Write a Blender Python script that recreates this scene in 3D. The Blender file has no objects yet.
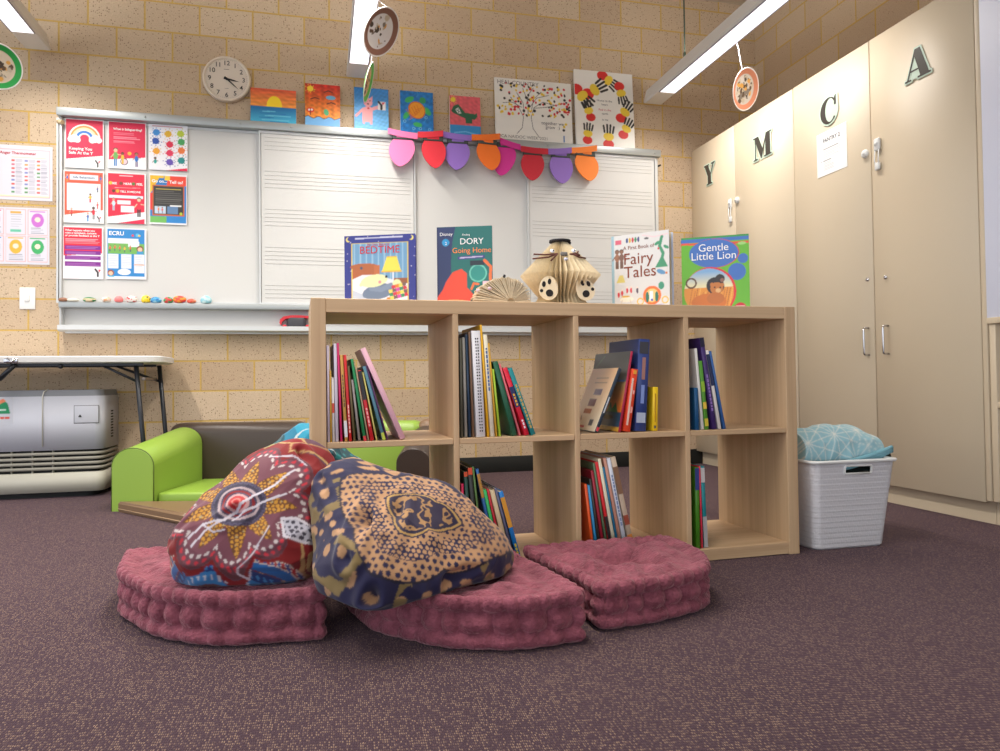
import bpy, bmesh, math, random
import numpy as np
from mathutils import Vector, Matrix
random.seed(7); rng = np.random.RandomState(5)
S = bpy.context.scene
COL = S.collection
PI = math.pi

# ------------------------------------------------------------------ camera
F, YAW, PITCH, ROLL, CY, TZ = 721.67, .2439, .0219, -.0117, 365.74, .5465
def cam_axes():
    cy, sy = math.cos(YAW), math.sin(YAW)
    r = np.array([cy, -sy, 0]); f = np.array([sy, cy, 0]); u = np.array([0, 0, 1.])
    cp, sp = math.cos(PITCH), math.sin(PITCH)
    f2 = f*cp+u*sp; u2 = u*cp-f*sp
    cr, sr = math.cos(ROLL), math.sin(ROLL)
    return r*cr+u2*sr, u2*cr-r*sr, f2
RX, UX, FX = cam_axes()
EYE = np.array([0, 0, TZ])
cam = bpy.data.cameras.new('camera'); camo = bpy.data.objects.new('camera', cam); COL.objects.link(camo)
m = Matrix([[RX[i], UX[i], -FX[i], EYE[i]] for i in range(3)]+[[0, 0, 0, 1]])
camo.matrix_world = m
cam.sensor_width = 36; cam.lens = F/1000*36; cam.shift_y = -(375.5-CY)/1000; cam.clip_start = .05
S.camera = camo
def ray(x, y): return RX*((x-500)/F)+UX*((CY-y)/F)+FX
def at(x, y, ax, v):
    """world point seen along a survey ray of the room, on the plane axis=v"""
    d = ray(x, y); t = (v-EYE[ax])/d[ax]
    return EYE+t*d
WALL = 4.245; CUP = 2.36; SIDE = 2.85; CEIL = 3.05

# ------------------------------------------------------------------ materials
def lin(c):
    return tuple(((x/255)/12.92 if x/255 <= .04045 else ((x/255+.055)/1.055)**2.4) for x in c)
MATS = {}
def mat(name, c, rough=.6, metal=0., noise=0., nscale=30., bump=0., bscale=200., sheen=0., spec=.5, emit=None, es=0., coat=0.):
    if name in MATS: return MATS[name]
    m = bpy.data.materials.new(name); m.use_nodes = True
    nt = m.node_tree; b = nt.nodes['Principled BSDF']
    L = lin(c)+(1,)
    b.inputs['Base Color'].default_value = L
    b.inputs['Roughness'].default_value = rough; b.inputs['Metallic'].default_value = metal
    b.inputs['Specular IOR Level'].default_value = spec
    b.inputs['Sheen Weight'].default_value = sheen
    b.inputs['Coat Weight'].default_value = coat
    if emit is not None:
        b.inputs['Emission Color'].default_value = lin(emit)+(1,); b.inputs['Emission Strength'].default_value = es
    if noise or bump:
        tc = nt.nodes.new('ShaderNodeTexCoord')
    if noise:
        n = nt.nodes.new('ShaderNodeTexNoise'); n.inputs['Scale'].default_value = nscale; n.inputs['Detail'].default_value = 4
        mx = nt.nodes.new('ShaderNodeMix'); mx.data_type = 'RGBA'
        mx.inputs['A'].default_value = tuple(x*(1-noise) for x in L[:3])+(1,)
        mx.inputs['B'].default_value = tuple(min(1, x*(1+noise)) for x in L[:3])+(1,)
        nt.links.new(tc.outputs['Object'], n.inputs['Vector'])
        nt.links.new(n.outputs['Fac'], mx.inputs['Factor']); nt.links.new(mx.outputs['Result'], b.inputs['Base Color'])
    if bump:
        n2 = nt.nodes.new('ShaderNodeTexNoise'); n2.inputs['Scale'].default_value = bscale; n2.inputs['Detail'].default_value = 3
        bp = nt.nodes.new('ShaderNodeBump'); bp.inputs['Strength'].default_value = bump; bp.inputs['Distance'].default_value = .004
        nt.links.new(tc.outputs['Object'], n2.inputs['Vector'])
        nt.links.new(n2.outputs['Fac'], bp.inputs['Height']); nt.links.new(bp.outputs['Normal'], b.inputs['Normal'])
    MATS[name] = m
    return m
def paint_mat(name, rough=.5, bump=0., bscale=300., sheen=0., spec=.5, coat=0.):
    """colour printed per point of the surface (artwork, fabric prints)"""
    if name in MATS: return MATS[name]
    m = bpy.data.materials.new(name); m.use_nodes = True
    nt = m.node_tree; b = nt.nodes['Principled BSDF']
    a = nt.nodes.new('ShaderNodeVertexColor'); a.layer_name = 'print'
    nt.links.new(a.outputs['Color'], b.inputs['Base Color'])
    b.inputs['Roughness'].default_value = rough; b.inputs['Sheen Weight'].default_value = sheen
    b.inputs['Specular IOR Level'].default_value = spec; b.inputs['Coat Weight'].default_value = coat
    if bump:
        tc = nt.nodes.new('ShaderNodeTexCoord')
        n2 = nt.nodes.new('ShaderNodeTexNoise'); n2.inputs['Scale'].default_value = bscale
        bp = nt.nodes.new('ShaderNodeBump'); bp.inputs['Strength'].default_value = bump; bp.inputs['Distance'].default_value = .003
        nt.links.new(tc.outputs['Object'], n2.inputs['Vector'])
        nt.links.new(n2.outputs['Fac'], bp.inputs['Height']); nt.links.new(bp.outputs['Normal'], b.inputs['Normal'])
    MATS[name] = m
    return m
def N(nt, t, **kw):
    n = nt.nodes.new(t)
    for k, v in kw.items():
        if k in n.inputs: n.inputs[k].default_value = v
        else: setattr(n, k, v)
    return n
def block_mat(name, axis):
    """split-face maxi bricks: pinkish-buff speckled blocks, ochre mortar. axis = horizontal world axis"""
    m = bpy.data.materials.new(name); m.use_nodes = True; nt = m.node_tree; lk = nt.links.new
    b = nt.nodes['Principled BSDF']; b.inputs['Roughness'].default_value = .92; b.inputs['Specular IOR Level'].default_value = .15
    tc = N(nt, 'ShaderNodeTexCoord'); sx = N(nt, 'ShaderNodeSeparateXYZ'); lk(tc.outputs['Object'], sx.inputs[0])
    cb = N(nt, 'ShaderNodeCombineXYZ')
    ax = N(nt, 'ShaderNodeMath', operation='ADD'); ax.inputs[1].default_value = (1.339+.28*20+.14) if axis == 'X' else .28*20+.05
    az = N(nt, 'ShaderNodeMath', operation='ADD'); az.inputs[1].default_value = -1.994+.1645*40
    lk(sx.outputs[axis], ax.inputs[0]); lk(sx.outputs['Z'], az.inputs[0])
    lk(ax.outputs[0], cb.inputs[0]); lk(az.outputs[0], cb.inputs[1])
    br = N(nt, 'ShaderNodeTexBrick', offset=.5, offset_frequency=2, squash=1.0)
    br.inputs['Scale'].default_value = 1; br.inputs['Mortar Size'].default_value = .0052; br.inputs['Mortar Smooth'].default_value = .25
    br.inputs['Bias'].default_value = 0; br.inputs['Brick Width'].default_value = .28; br.inputs['Row Height'].default_value = .1645
    br.inputs['Color1'].default_value = lin((206, 184, 157))+(1,); br.inputs['Color2'].default_value = lin((190, 165, 138))+(1,)
    br.inputs['Mortar'].default_value = lin((202, 168, 98))+(1,)
    lk(cb.outputs[0], br.inputs['Vector'])
    # dark aggregate specks in the blocks
    vo = N(nt, 'ShaderNodeTexVoronoi', feature='F1'); vo.inputs['Scale'].default_value = 105; vo.inputs['Randomness'].default_value = 1
    lk(tc.outputs['Object'], vo.inputs['Vector'])
    cr = N(nt, 'ShaderNodeSeparateColor'); lk(vo.outputs['Color'], cr.inputs[0])
    gt = N(nt, 'ShaderNodeMath', operation='GREATER_THAN'); gt.inputs[1].default_value = .74; lk(cr.outputs[0], gt.inputs[0])
    lt = N(nt, 'ShaderNodeMath', operation='LESS_THAN'); lt.inputs[1].default_value = .34; lk(vo.outputs['Distance'], lt.inputs[0])
    mu = N(nt, 'ShaderNodeMath', operation='MULTIPLY'); lk(gt.outputs[0], mu.inputs[0]); lk(lt.outputs[0], mu.inputs[1])
    inv = N(nt, 'ShaderNodeMath', operation='SUBTRACT'); inv.inputs[0].default_value = 1; lk(br.outputs['Fac'], inv.inputs[1])
    m2 = N(nt, 'ShaderNodeMath', operation='MULTIPLY'); lk(mu.outputs[0], m2.inputs[0]); lk(inv.outputs[0], m2.inputs[1])
    m3 = N(nt, 'ShaderNodeMath', operation='MULTIPLY'); m3.inputs[1].default_value = .62; lk(m2.outputs[0], m3.inputs[0])
    no = N(nt, 'ShaderNodeTexNoise'); no.inputs['Scale'].default_value = 160; no.inputs['Detail'].default_value = 3; lk(tc.outputs['Object'], no.inputs['Vector'])
    rr = N(nt, 'ShaderNodeMapRange'); rr.inputs['To Min'].default_value = .80; rr.inputs['To Max'].default_value = 1.18; lk(no.outputs['Fac'], rr.inputs[0])
    sc = N(nt, 'ShaderNodeVectorMath', operation='SCALE'); lk(br.outputs['Color'], sc.inputs[0]); lk(rr.outputs[0], sc.inputs['Scale'])
    mx = N(nt, 'ShaderNodeMix', data_type='RGBA'); lk(m3.outputs[0], mx.inputs['Factor']); lk(sc.outputs[0], mx.inputs['A'])
    mx.inputs['B'].default_value = lin((112, 82, 60))+(1,)
    lk(mx.outputs['Result'], b.inputs['Base Color'])
    hm = N(nt, 'ShaderNodeMath', operation='ADD'); lk(no.outputs['Fac'], hm.inputs[0]); lk(inv.outputs[0], hm.inputs[1])
    bp = N(nt, 'ShaderNodeBump'); bp.inputs['Strength'].default_value = .5; bp.inputs['Distance'].default_value = .004
    lk(hm.outputs[0], bp.inputs['Height']); lk(bp.outputs['Normal'], b.inputs['Normal'])
    return m
def carpet_mat():
    m = bpy.data.materials.new('carpet'); m.use_nodes = True; nt = m.node_tree; lk = nt.links.new
    b = nt.nodes['Principled BSDF']; b.inputs['Roughness'].default_value = .95; b.inputs['Specular IOR Level'].default_value = .12
    b.inputs['Sheen Weight'].default_value = .25; b.inputs['Sheen Roughness'].default_value = .5
    b.inputs['Sheen Tint'].default_value = lin((190, 160, 175))+(1,)
    tc = N(nt, 'ShaderNodeTexCoord')
    mp = N(nt, 'ShaderNodeMapping'); mp.inputs['Rotation'].default_value = (0, 0, .07); mp.inputs['Scale'].default_value = (300, 120, 1)
    lk(tc.outputs['Object'], mp.inputs[0])
    vo = N(nt, 'ShaderNodeTexVoronoi', feature='F1', voronoi_dimensions='2D'); vo.inputs['Scale'].default_value = 1; vo.inputs['Randomness'].default_value = .3
    lk(mp.outputs[0], vo.inputs['Vector'])
    cr = N(nt, 'ShaderNodeSeparateColor'); lk(vo.outputs['Color'], cr.inputs[0])
    dd = N(nt, 'ShaderNodeMapRange'); dd.inputs['From Min'].default_value = .22; dd.inputs['From Max'].default_value = .42; dd.inputs['To Min'].default_value = 1; dd.inputs['To Max'].default_value = 0
    lk(vo.outputs['Distance'], dd.inputs[0])
    pw = N(nt, 'ShaderNodeMapRange'); pw.inputs['From Min'].default_value = .35; pw.inputs['From Max'].default_value = 1.0; lk(cr.outputs[0], pw.inputs[0])
    ml = N(nt, 'ShaderNodeMath', operation='MULTIPLY'); lk(dd.outputs[0], ml.inputs[0]); lk(pw.outputs[0], ml.inputs[1])
    n0 = N(nt, 'ShaderNodeTexNoise'); n0.inputs['Scale'].default_value = 1.6; n0.inputs['Detail'].default_value = 5; lk(tc.outputs['Object'], n0.inputs['Vector'])
    bs = N(nt, 'ShaderNodeMix', data_type='RGBA'); lk(n0.outputs['Fac'], bs.inputs['Factor']); bs.inputs['A'].default_value = lin((52, 39, 45))+(1,); bs.inputs['B'].default_value = lin((66, 50, 57))+(1,)
    mx = N(nt, 'ShaderNodeMix', data_type='RGBA'); lk(ml.outputs[0], mx.inputs['Factor']); lk(bs.outputs['Result'], mx.inputs['A']); mx.inputs['B'].default_value = lin((136, 113, 95))+(1,)
    lk(mx.outputs['Result'], b.inputs['Base Color'])
    bp = N(nt, 'ShaderNodeBump', invert=True); bp.inputs['Strength'].default_value = .5; bp.inputs['Distance'].default_value = .003
    lk(vo.outputs['Distance'], bp.inputs['Height']); lk(bp.outputs['Normal'], b.inputs['Normal'])
    return m
def wood_mat(name, grain, c1=(208, 177, 141), c2=(184, 152, 117)):
    m = bpy.data.materials.new(name); m.use_nodes = True; nt = m.node_tree; lk = nt.links.new
    b = nt.nodes['Principled BSDF']; b.inputs['Roughness'].default_value = .5; b.inputs['Specular IOR Level'].default_value = .35
    tc = N(nt, 'ShaderNodeTexCoord'); mp = N(nt, 'ShaderNodeMapping')
    sc = {'X': (1.2, 60, 60), 'Z': (60, 60, 1.2)}[grain]
    mp.inputs['Scale'].default_value = sc; lk(tc.outputs['Object'], mp.inputs[0])
    n1 = N(nt, 'ShaderNodeTexNoise'); n1.inputs['Scale'].default_value = 1; n1.inputs['Detail'].default_value = 5; n1.inputs['Roughness'].default_value = .65; lk(mp.outputs[0], n1.inputs['Vector'])
    mp2 = N(nt, 'ShaderNodeMapping'); mp2.inputs['Scale'].default_value = tuple(x/5 for x in sc); lk(tc.outputs['Object'], mp2.inputs[0])
    n2 = N(nt, 'ShaderNodeTexNoise'); n2.inputs['Scale'].default_value = 1; n2.inputs['Detail'].default_value = 2; lk(mp2.outputs[0], n2.inputs['Vector'])
    ad = N(nt, 'ShaderNodeMath', operation='ADD'); lk(n1.outputs['Fac'], ad.inputs[0]); lk(n2.outputs['Fac'], ad.inputs[1])
    rg = N(nt, 'ShaderNodeMapRange'); rg.inputs['From Min'].default_value = .75; rg.inputs['From Max'].default_value = 1.25; lk(ad.outputs[0], rg.inputs[0])
    mx = N(nt, 'ShaderNodeMix', data_type='RGBA'); lk(rg.outputs[0], mx.inputs['Factor'])
    mx.inputs['A'].default_value = lin(c2)+(1,); mx.inputs['B'].default_value = lin(c1)+(1,)
    lk(mx.outputs['Result'], b.inputs['Base Color'])
    return m

# ------------------------------------------------------------------ mesh building
class MB:
    def __init__(s): s.v = []; s.f = []; s.mi = []; s.sm = []; s.cur = 0
    def add(s, v, f, M=None, smooth=False):
        o = len(s.v)
        if M is not None: v = [tuple(M @ Vector(p)) for p in v]
        s.v += [tuple(p) for p in v]
        s.f += [tuple(i+o for i in q) for q in f]
        s.mi += [s.cur]*len(f); s.sm += [smooth]*len(f)
        return s
    def box(s, lo, hi, M=None):
        x0, y0, z0 = lo; x1, y1, z1 = hi
        v = [(x0,y0,z0),(x1,y0,z0),(x1,y1,z0),(x0,y1,z0),(x0,y0,z1),(x1,y0,z1),(x1,y1,z1),(x0,y1,z1)]
        return s.add(v, [(0,3,2,1),(4,5,6,7),(0,1,5,4),(1,2,6,5),(2,3,7,6),(3,0,4,7)], M)
    def rbox(s, lo, hi, r=.003, seg=2, M=None, smooth=True):
        bm = bmesh.new(); bmesh.ops.create_cube(bm, size=1)
        c = [(a+b)/2 for a, b in zip(lo, hi)]; d = [b-a for a, b in zip(lo, hi)]
        for q in bm.verts: q.co = Vector((c[0]+q.co.x*d[0], c[1]+q.co.y*d[1], c[2]+q.co.z*d[2]))
        r = min(r, min(d)*.45)
        bmesh.ops.bevel(bm, geom=list(bm.edges), offset=r, segments=seg, affect='EDGES', profile=.5)
        bm.verts.ensure_lookup_table()
        v = [tuple(q.co) for q in bm.verts]; f = [tuple(x.index for x in q.verts) for q in bm.faces]
        bm.free(); return s.add(v, f, M, smooth)
    def prism(s, poly, y0, y1, M=None, plane='XZ', smooth=False):
        """extrude a 2-D outline (counter-clockwise) between two depths"""
        n = len(poly)
        if plane == 'XZ': P = lambda a, b, d: (a, d, b)
        elif plane == 'XY': P = lambda a, b, d: (a, b, d)
        else: P = lambda a, b, d: (d, a, b)
        v = [P(a, b, y0) for a, b in poly]+[P(a, b, y1) for a, b in poly]
        s.add(v, [tuple(range(n)), tuple(range(2*n-1, n-1, -1))], M, False)
        o = len(s.v)-2*n
        s.f += [(o+i, o+n+i, o+n+(i+1) % n, o+(i+1) % n) for i in range(n)]
        s.mi += [s.cur]*n; s.sm += [smooth]*n
        return s
    def tube(s, pts, r, seg=10, M=None, cap=True):
        pts = [Vector(p) for p in pts]; n = len(pts); v = []; f = []
        rr = r if isinstance(r, (list, tuple)) else [r]*n
        up = None
        for i, p in enumerate(pts):
            t = (pts[min(i+1, n-1)]-pts[max(i-1, 0)]).normalized()
            if up is None: up = Vector((0, 0, 1)) if abs(t.z) < .9 else Vector((1, 0, 0))
            a = t.cross(up).normalized(); b = a.cross(t).normalized(); up = b
            for k in range(seg):
                q = 2*PI*k/seg; v.append(tuple(p+a*(math.cos(q)*rr[i])+b*(math.sin(q)*rr[i])))
        for i in range(n-1):
            for k in range(seg):
                k2 = (k+1) % seg; f.append((i*seg+k, i*seg+k2, (i+1)*seg+k2, (i+1)*seg+k))
        s.add(v, f, M, True)
        if cap:
            o = len(s.v)-len(v)
            s.f += [tuple(o+k for k in range(seg))[::-1], tuple(o+(n-1)*seg+k for k in range(seg))]
            s.mi += [s.cur]*2; s.sm += [False]*2
        return s
    def lathe(s, prof, seg=48, M=None, axis='Z'):
        v = []; f = []; n = len(prof)
        for k in range(seg):
            q = 2*PI*k/seg
            for r, z in prof:
                p = (r*math.cos(q), r*math.sin(q), z)
                v.append(p if axis == 'Z' else (p[0], -p[2], p[1]))
        for k in range(seg):
            k2 = (k+1) % seg
            for i in range(n-1): f.append((k*n+i, k2*n+i, k2*n+i+1, k*n+i+1))
        return s.add(v, f, M, True)
    def ico(s, c, r, sub=2, M=None):
        bm = bmesh.new(); bmesh.ops.create_icosphere(bm, subdivisions=sub, radius=1)
        rr = r if isinstance(r, (tuple, list)) else (r, r, r)
        v = [(c[0]+q.co.x*rr[0], c[1]+q.co.y*rr[1], c[2]+q.co.z*rr[2]) for q in bm.verts]
        f = [tuple(x.index for x in q.verts) for q in bm.faces]; bm.free()
        return s.add(v, f, M, True)
    def build(s, name, mats, parent=None, M=None):
        me = bpy.data.meshes.new(name)
        v = s.v if M is None else [tuple(M @ Vector(p)) for p in s.v]
        me.from_pydata(v, [], s.f)
        if not isinstance(mats, (list, tuple)): mats = [mats]
        for q in mats: me.materials.append(q)
        me.polygons.foreach_set('material_index', s.mi); me.polygons.foreach_set('use_smooth', s.sm)
        bm = bmesh.new(); bm.from_mesh(me); bmesh.ops.recalc_face_normals(bm, faces=bm.faces); bm.to_mesh(me); bm.free()
        me.update()
        o = bpy.data.objects.new(name, me); COL.objects.link(o)
        if parent is not None: o.parent = parent
        return o
def tag(o, label, cat, group=None, kind=None):
    o['label'] = label; o['category'] = cat
    if group: o['group'] = group
    if kind: o['kind'] = kind
    return o
def thing(name, label, cat, loc=(0, 0, 0), rotz=0, group=None):
    o = bpy.data.objects.new(name, None); COL.objects.link(o); o.empty_display_size = .05
    o.location = tuple(float(x) for x in loc); o.rotation_euler = (0, 0, rotz)
    return tag(o, label, cat, group)
def struct(o): o['kind'] = 'structure'; return o
def part(o, label): o['label'] = label; return o
def np_mesh(name, V, Fc, mats, parent=None, colors=None, smooth=True):
    me = bpy.data.meshes.new(name)
    me.from_pydata([tuple(p) for p in np.asarray(V).tolist()], [], Fc)
    if not isinstance(mats, (list, tuple)): mats = [mats]
    for q in mats: me.materials.append(q)
    me.polygons.foreach_set('use_smooth', [smooth]*len(me.polygons))
    if colors is not None:
        a = me.color_attributes.new('print', 'FLOAT_COLOR', 'POINT')
        c = np.ones((len(V), 4), np.float32); c[:, :3] = colors
        a.data.foreach_set('color', c.ravel())
    me.update()
    o = bpy.data.objects.new(name, me); COL.objects.link(o)
    if parent is not None: o.parent = parent
    return o
_txt = {}
def text2d(body, size, align='CENTER', bold=0.):
    k = (body, align)
    if k not in _txt:
        cu = bpy.data.curves.new('lettering', 'FONT'); cu.body = body; cu.size = 1; cu.align_x = align; cu.resolution_u = 3
        cu.offset = bold
        o = bpy.data.objects.new('lettering', cu); COL.objects.link(o)
        dg = bpy.context.evaluated_depsgraph_get(); me = bpy.data.meshes.new_from_object(o.evaluated_get(dg))
        _txt[k] = ([tuple(q.co) for q in me.vertices], [tuple(p.vertices) for p in me.polygons])
        bpy.data.objects.remove(o); bpy.data.curves.remove(cu); bpy.data.meshes.remove(me)
    v, f = _txt[k]
    return [(x*size, y*size) for x, y, _ in v], f
def put_text(mb, body, x, z, size, y, align='CENTER', sx=1., bold=0., rot=0.):
    """lettering lying in the x-z plane, facing -y"""
    v, f = text2d(body, size, align, bold)
    c, s_ = math.cos(rot), math.sin(rot)
    mb.add([(x+a*sx*c-b*s_, y, z+a*sx*s_+b*c) for a, b in v], f)
    return mb

# ------------------------------------------------------------------ painting flat artwork
class Art:
    def __init__(s, w, h, res=None, base=(255, 255, 255)):
        s.w, s.h = w, h
        res = res or .0028
        s.nu = max(8, int(w/res)); s.nv = max(8, int(h/res))
        s.U, s.V = np.meshgrid(np.linspace(0, 1, s.nu+1), np.linspace(0, 1, s.nv+1))
        s.X = s.U*w; s.Z = s.V*h
        s.c = np.zeros(s.U.shape+(3,)); s.c[:] = lin(base)
    def put(s, mk, c): s.c[mk] = lin(c); return s
    def rect(s, a, b, c_, d, c): return s.put((s.U >= a) & (s.U <= c_) & (s.V >= b) & (s.V <= d), c)
    def ell(s, cu, cv, ru, rv, c, rot=0.):
        x = (s.U-cu)*s.w; z = (s.V-cv)*s.h
        if rot: x, z = x*math.cos(rot)+z*math.sin(rot), -x*math.sin(rot)+z*math.cos(rot)
        return s.put((x/(ru*s.w))**2+(z/(rv*s.h))**2 <= 1, c)
    def circ(s, cu, cv, r, c):
        return s.put(((s.U-cu)*s.w)**2+((s.V-cv)*s.h)**2 <= (r*s.w)**2, c)
    def ring(s, cu, cv, r0, r1, c, upper=False):
        d = np.sqrt(((s.U-cu)*s.w)**2+((s.V-cv)*s.h)**2)/s.w
        mk = (d >= r0) & (d <= r1)
        if upper: mk &= s.V >= cv
        return s.put(mk, c)
    def poly(s, pts, c):
        mk = np.zeros(s.U.shape, bool); n = len(pts)
        for i in range(n):
            x0, y0 = pts[i]; x1, y1 = pts[(i+1) % n]
            if y0 == y1: continue
            cr = ((s.V >= min(y0, y1)) & (s.V < max(y0, y1)) & (s.U < x0+(s.V-y0)*(x1-x0)/(y1-y0)))
            mk ^= cr
        return s.put(mk, c)
    def line(s, pts, wd, c):
        """stroke, width as a fraction of picture width"""
        mk = np.zeros(s.U.shape, bool)
        for (a, b), (c0, d) in zip(pts[:-1], pts[1:]):
            ax, az, bx, bz = a*s.w, b*s.h, c0*s.w, d*s.h
            L = (bx-ax)**2+(bz-az)**2+1e-12
            t = np.clip(((s.X-ax)*(bx-ax)+(s.Z-az)*(bz-az))/L, 0, 1)
            mk |= (s.X-ax-t*(bx-ax))**2+(s.Z-az-t*(bz-az))**2 <= (wd*s.w/2)**2
        return s.put(mk, c)
    def lines(s, a, b, v0, v1, n, c, wd=.012):
        for i in range(n):
            v = v0+(v1-v0)*i/max(1, n-1); e = b-(b-a)*random.choice((0, .05, .12, .3))
            s.line([(a, v), (e, v)], wd, c)
        return s
    def blot(s, amt, sc=9, seed=1):
        """brushy variation of the paint"""
        r = np.random.RandomState(seed); n = np.zeros(s.U.shape)
        for k in range(6):
            fx, fy, p = r.uniform(-sc, sc), r.uniform(-sc*1.5, sc*1.5), r.uniform(0, 6.3)
            n += np.sin(2*PI*(fx*s.U+fy*s.V)+p)
        s.c *= np.clip(1+amt*n[..., None]/3, .3, 1.8); return s
    def mix_v(s, mk, c0, c1, v0, v1):
        t = np.clip((s.V-v0)/(v1-v0), 0, 1)[..., None]
        q = np.array(lin(c0))*(1-t)+np.array(lin(c1))*t
        s.c[mk] = q[mk]; return s
def panel(name, art, t, parent=None, m=None, edge=(245, 243, 238), loc=None, rotz=0., tilt=0.):
    """flat artwork board: front grid facing -y (y=-t), base at z=0, centred in x; sides and back in the edge colour"""
    nu, nv = art.nu, art.nv; w, h = art.w, art.h
    q_ = np.pad(art.c, ((1, 1), (1, 1), (0, 0)), 'edge'); art.c = art.c*.4+.15*(q_[:-2, 1:-1]+q_[2:, 1:-1]+q_[1:-1, :-2]+q_[1:-1, 2:])
    V = np.stack([art.X.ravel()-w/2, np.full(art.X.size, -t), art.Z.ravel()], 1).tolist()
    C = art.c.reshape(-1, 3).tolist()
    idx = lambda i, j: j*(nu+1)+i
    Fc = [(idx(i, j), idx(i+1, j), idx(i+1, j+1), idx(i, j+1)) for j in range(nv) for i in range(nu)]
    e = lin(edge); o = len(V)
    V += [(-w/2, -t, 0), (w/2, -t, 0), (w/2, -t, h), (-w/2, -t, h), (-w/2, 0, 0), (w/2, 0, 0), (w/2, 0, h), (-w/2, 0, h)]
    C += [e]*8
    Fc += [(o, o+4, o+5, o+1), (o+1, o+5, o+6, o+2), (o+2, o+6, o+7, o+3), (o+3, o+7, o+4, o), (o+4, o+7, o+6, o+5)]
    ob = np_mesh(name, np.array(V), Fc, m or paint_mat('printed paper', .55), parent, np.array(C), smooth=False)
    if loc is not None:
        ob.location = tuple(float(q) for q in loc); ob.rotation_euler = (tilt, 0, rotz)
    return ob
# ------------------------------------------------------------------ the setting
cream = mat('cupboard cream laminate', (208, 192, 167), .45, noise=.02, nscale=3)
cream_edge = mat('cupboard edge tape', (196, 172, 130), .5)
gap_dark = mat('dark gap', (60, 50, 40), .8)
white_gloss = mat('whiteboard enamel', (210, 209, 206), .3, noise=.015, nscale=4)
alu = mat('brushed aluminium', (168, 172, 172), .42, metal=.55)
alu_light = mat('pale anodised aluminium', (206, 208, 208), .4, metal=.25)
chrome = mat('chrome', (205, 205, 210), .18, metal=1)
black_rubber = mat('black rubber', (22, 24, 22), .6)
white_paint = mat('white painted metal', (214, 210, 204), .42)
white_plastic = mat('white plastic', (232, 232, 230), .35)
blue_white = mat('pale blue white panel', (214, 218, 236), .45)
ceil_m = mat('painted ceiling', (196, 184, 166), .9)

mb = MB(); mb.box((-4.5, -3.5, -.06), (SIDE+.1, WALL+.1, 0)); struct(mb.build('floor', carpet_mat()))
mb = MB(); mb.box((-4.5, WALL, 0), (SIDE+.1, WALL+.1, CEIL)); struct(mb.build('wall_back', block_mat('maxi brick back', 'X')))
mb = MB(); mb.box((SIDE, -3.5, 0), (SIDE+.1, WALL, CEIL)); struct(mb.build('wall_right', block_mat('maxi brick right', 'Y')))
mb = MB(); mb.box((-4.5, -3.5, CEIL), (SIDE+.1, WALL+.1, CEIL+.06)); struct(mb.build('ceiling', ceil_m))
mb = MB(); mb.rbox((-4.5, WALL-.008, 0), (2.40, WALL, .095), .003); struct(mb.build('baseboard_back', black_rubber))

# ------------------------------------------------------------------ whiteboard
YB = WALL-.05
a_, b_ = at(56, 107.2, 1, WALL-.085), at(661, 149.2, 1, WALL-.085)
RZ = float(a_[2]+b_[2])/2; xL, xR = float(a_[0])+.012, float(b_[0])-.015
wb = thing('whiteboard', 'long wall whiteboard of four sliding panels in an aluminium frame on the brick wall', 'whiteboard', (0, WALL, .83))
def wl(mb_, name, mats, label=None, parent=None):
    o = mb_.build(name, mats, parent or wb, Matrix.Translation((0, -WALL, -.83)))
    if label: o['label'] = label
    return o
mb = MB(); mb.box((xL, WALL-.02, .84), (xR, WALL, RZ-.03)); wl(mb, 'backing_board', white_gloss)
mb = MB(); mb.rbox((xL-.012, WALL-.085, RZ-.043), (xR+.015, WALL, RZ), .003)
for q in (-.9, -.42, -.15, .42, 1.35, 2.06): mb.ico((q, WALL-.086, RZ-.022), (.006, .003, .006), 1)
wl(mb, 'top_rail', alu)
mb = MB(); mb.rbox((xL, WALL-.085, .957), (xR, WALL-.01, .988), .003); wl(mb, 'sliding_rail', alu)
mb = MB()
mb.prism([(WALL, .834), (WALL-.07, .834), (WALL-.085, .842), (WALL-.085, .866), (WALL-.079, .866), (WALL-.077, .846), (WALL, .846)][::-1], xL-.005, xR+.005, plane='YZ')
mb.box((xL+.02, WALL-.05, .826), (xR-.02, WALL, .834))
wl(mb, 'pen_tray', alu_light)
for x0, x1 in ((xL-.004, xL+.008), (xR-.014, xR+.004)):
    mb = MB(); mb.rbox((x0, WALL-.06, .84), (x1, WALL, RZ-.043), .003); wl(mb, 'side_frame', alu_light)
for x0, x1, yf, st in ((-1.335, -.30, WALL-.04, 0), (-.325, .545, WALL-.062, 1), (.53, 1.26, WALL-.04, 0), (1.225, xR-.012, WALL-.062, 1)):
    z0, z1 = .985, RZ-.045
    mb = MB(); mb.box((x0+.012, yf, z0+.012), (x1-.012, yf+.014, z1-.012))
    pn = wl(mb, 'board_panel', white_gloss, 'panel ruled with music staves' if st else 'plain panel')
    mb = MB()
    for a, b in (((x0, z0), (x0+.009, z1)), ((x1-.009, z0), (x1, z1)), ((x0+.009, z0), (x1-.009, z0+.014)), ((x0+.009, z1-.014), (x1-.009, z1))):
        mb.box((a[0], yf-.005, a[1]), (b[0], yf+.018, b[1]))
    wl(mb, 'panel_frame', alu_light, parent=pn)
    if st:
        mb = MB()
        for g in range(5):
            for k in range(5):
                z = 1.945-g*.2125-k*.0228
                if z < z0+.02: continue
                mb.box((x0+.03, yf-.0012, z-.0011), (x1-.03, yf-.0002, z+.0011))
        wl(mb, 'staff_ruling', mat('faded grey ruling', (178, 176, 172), .5), parent=pn)
mb = MB(); mb.tube([(xL-.012, WALL-.05, 1.935), (xL+.016, WALL-.075, 1.925)], .011, 10); wl(mb, 'corner_knob', mat('beige knob', (205, 180, 140), .5))
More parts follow.
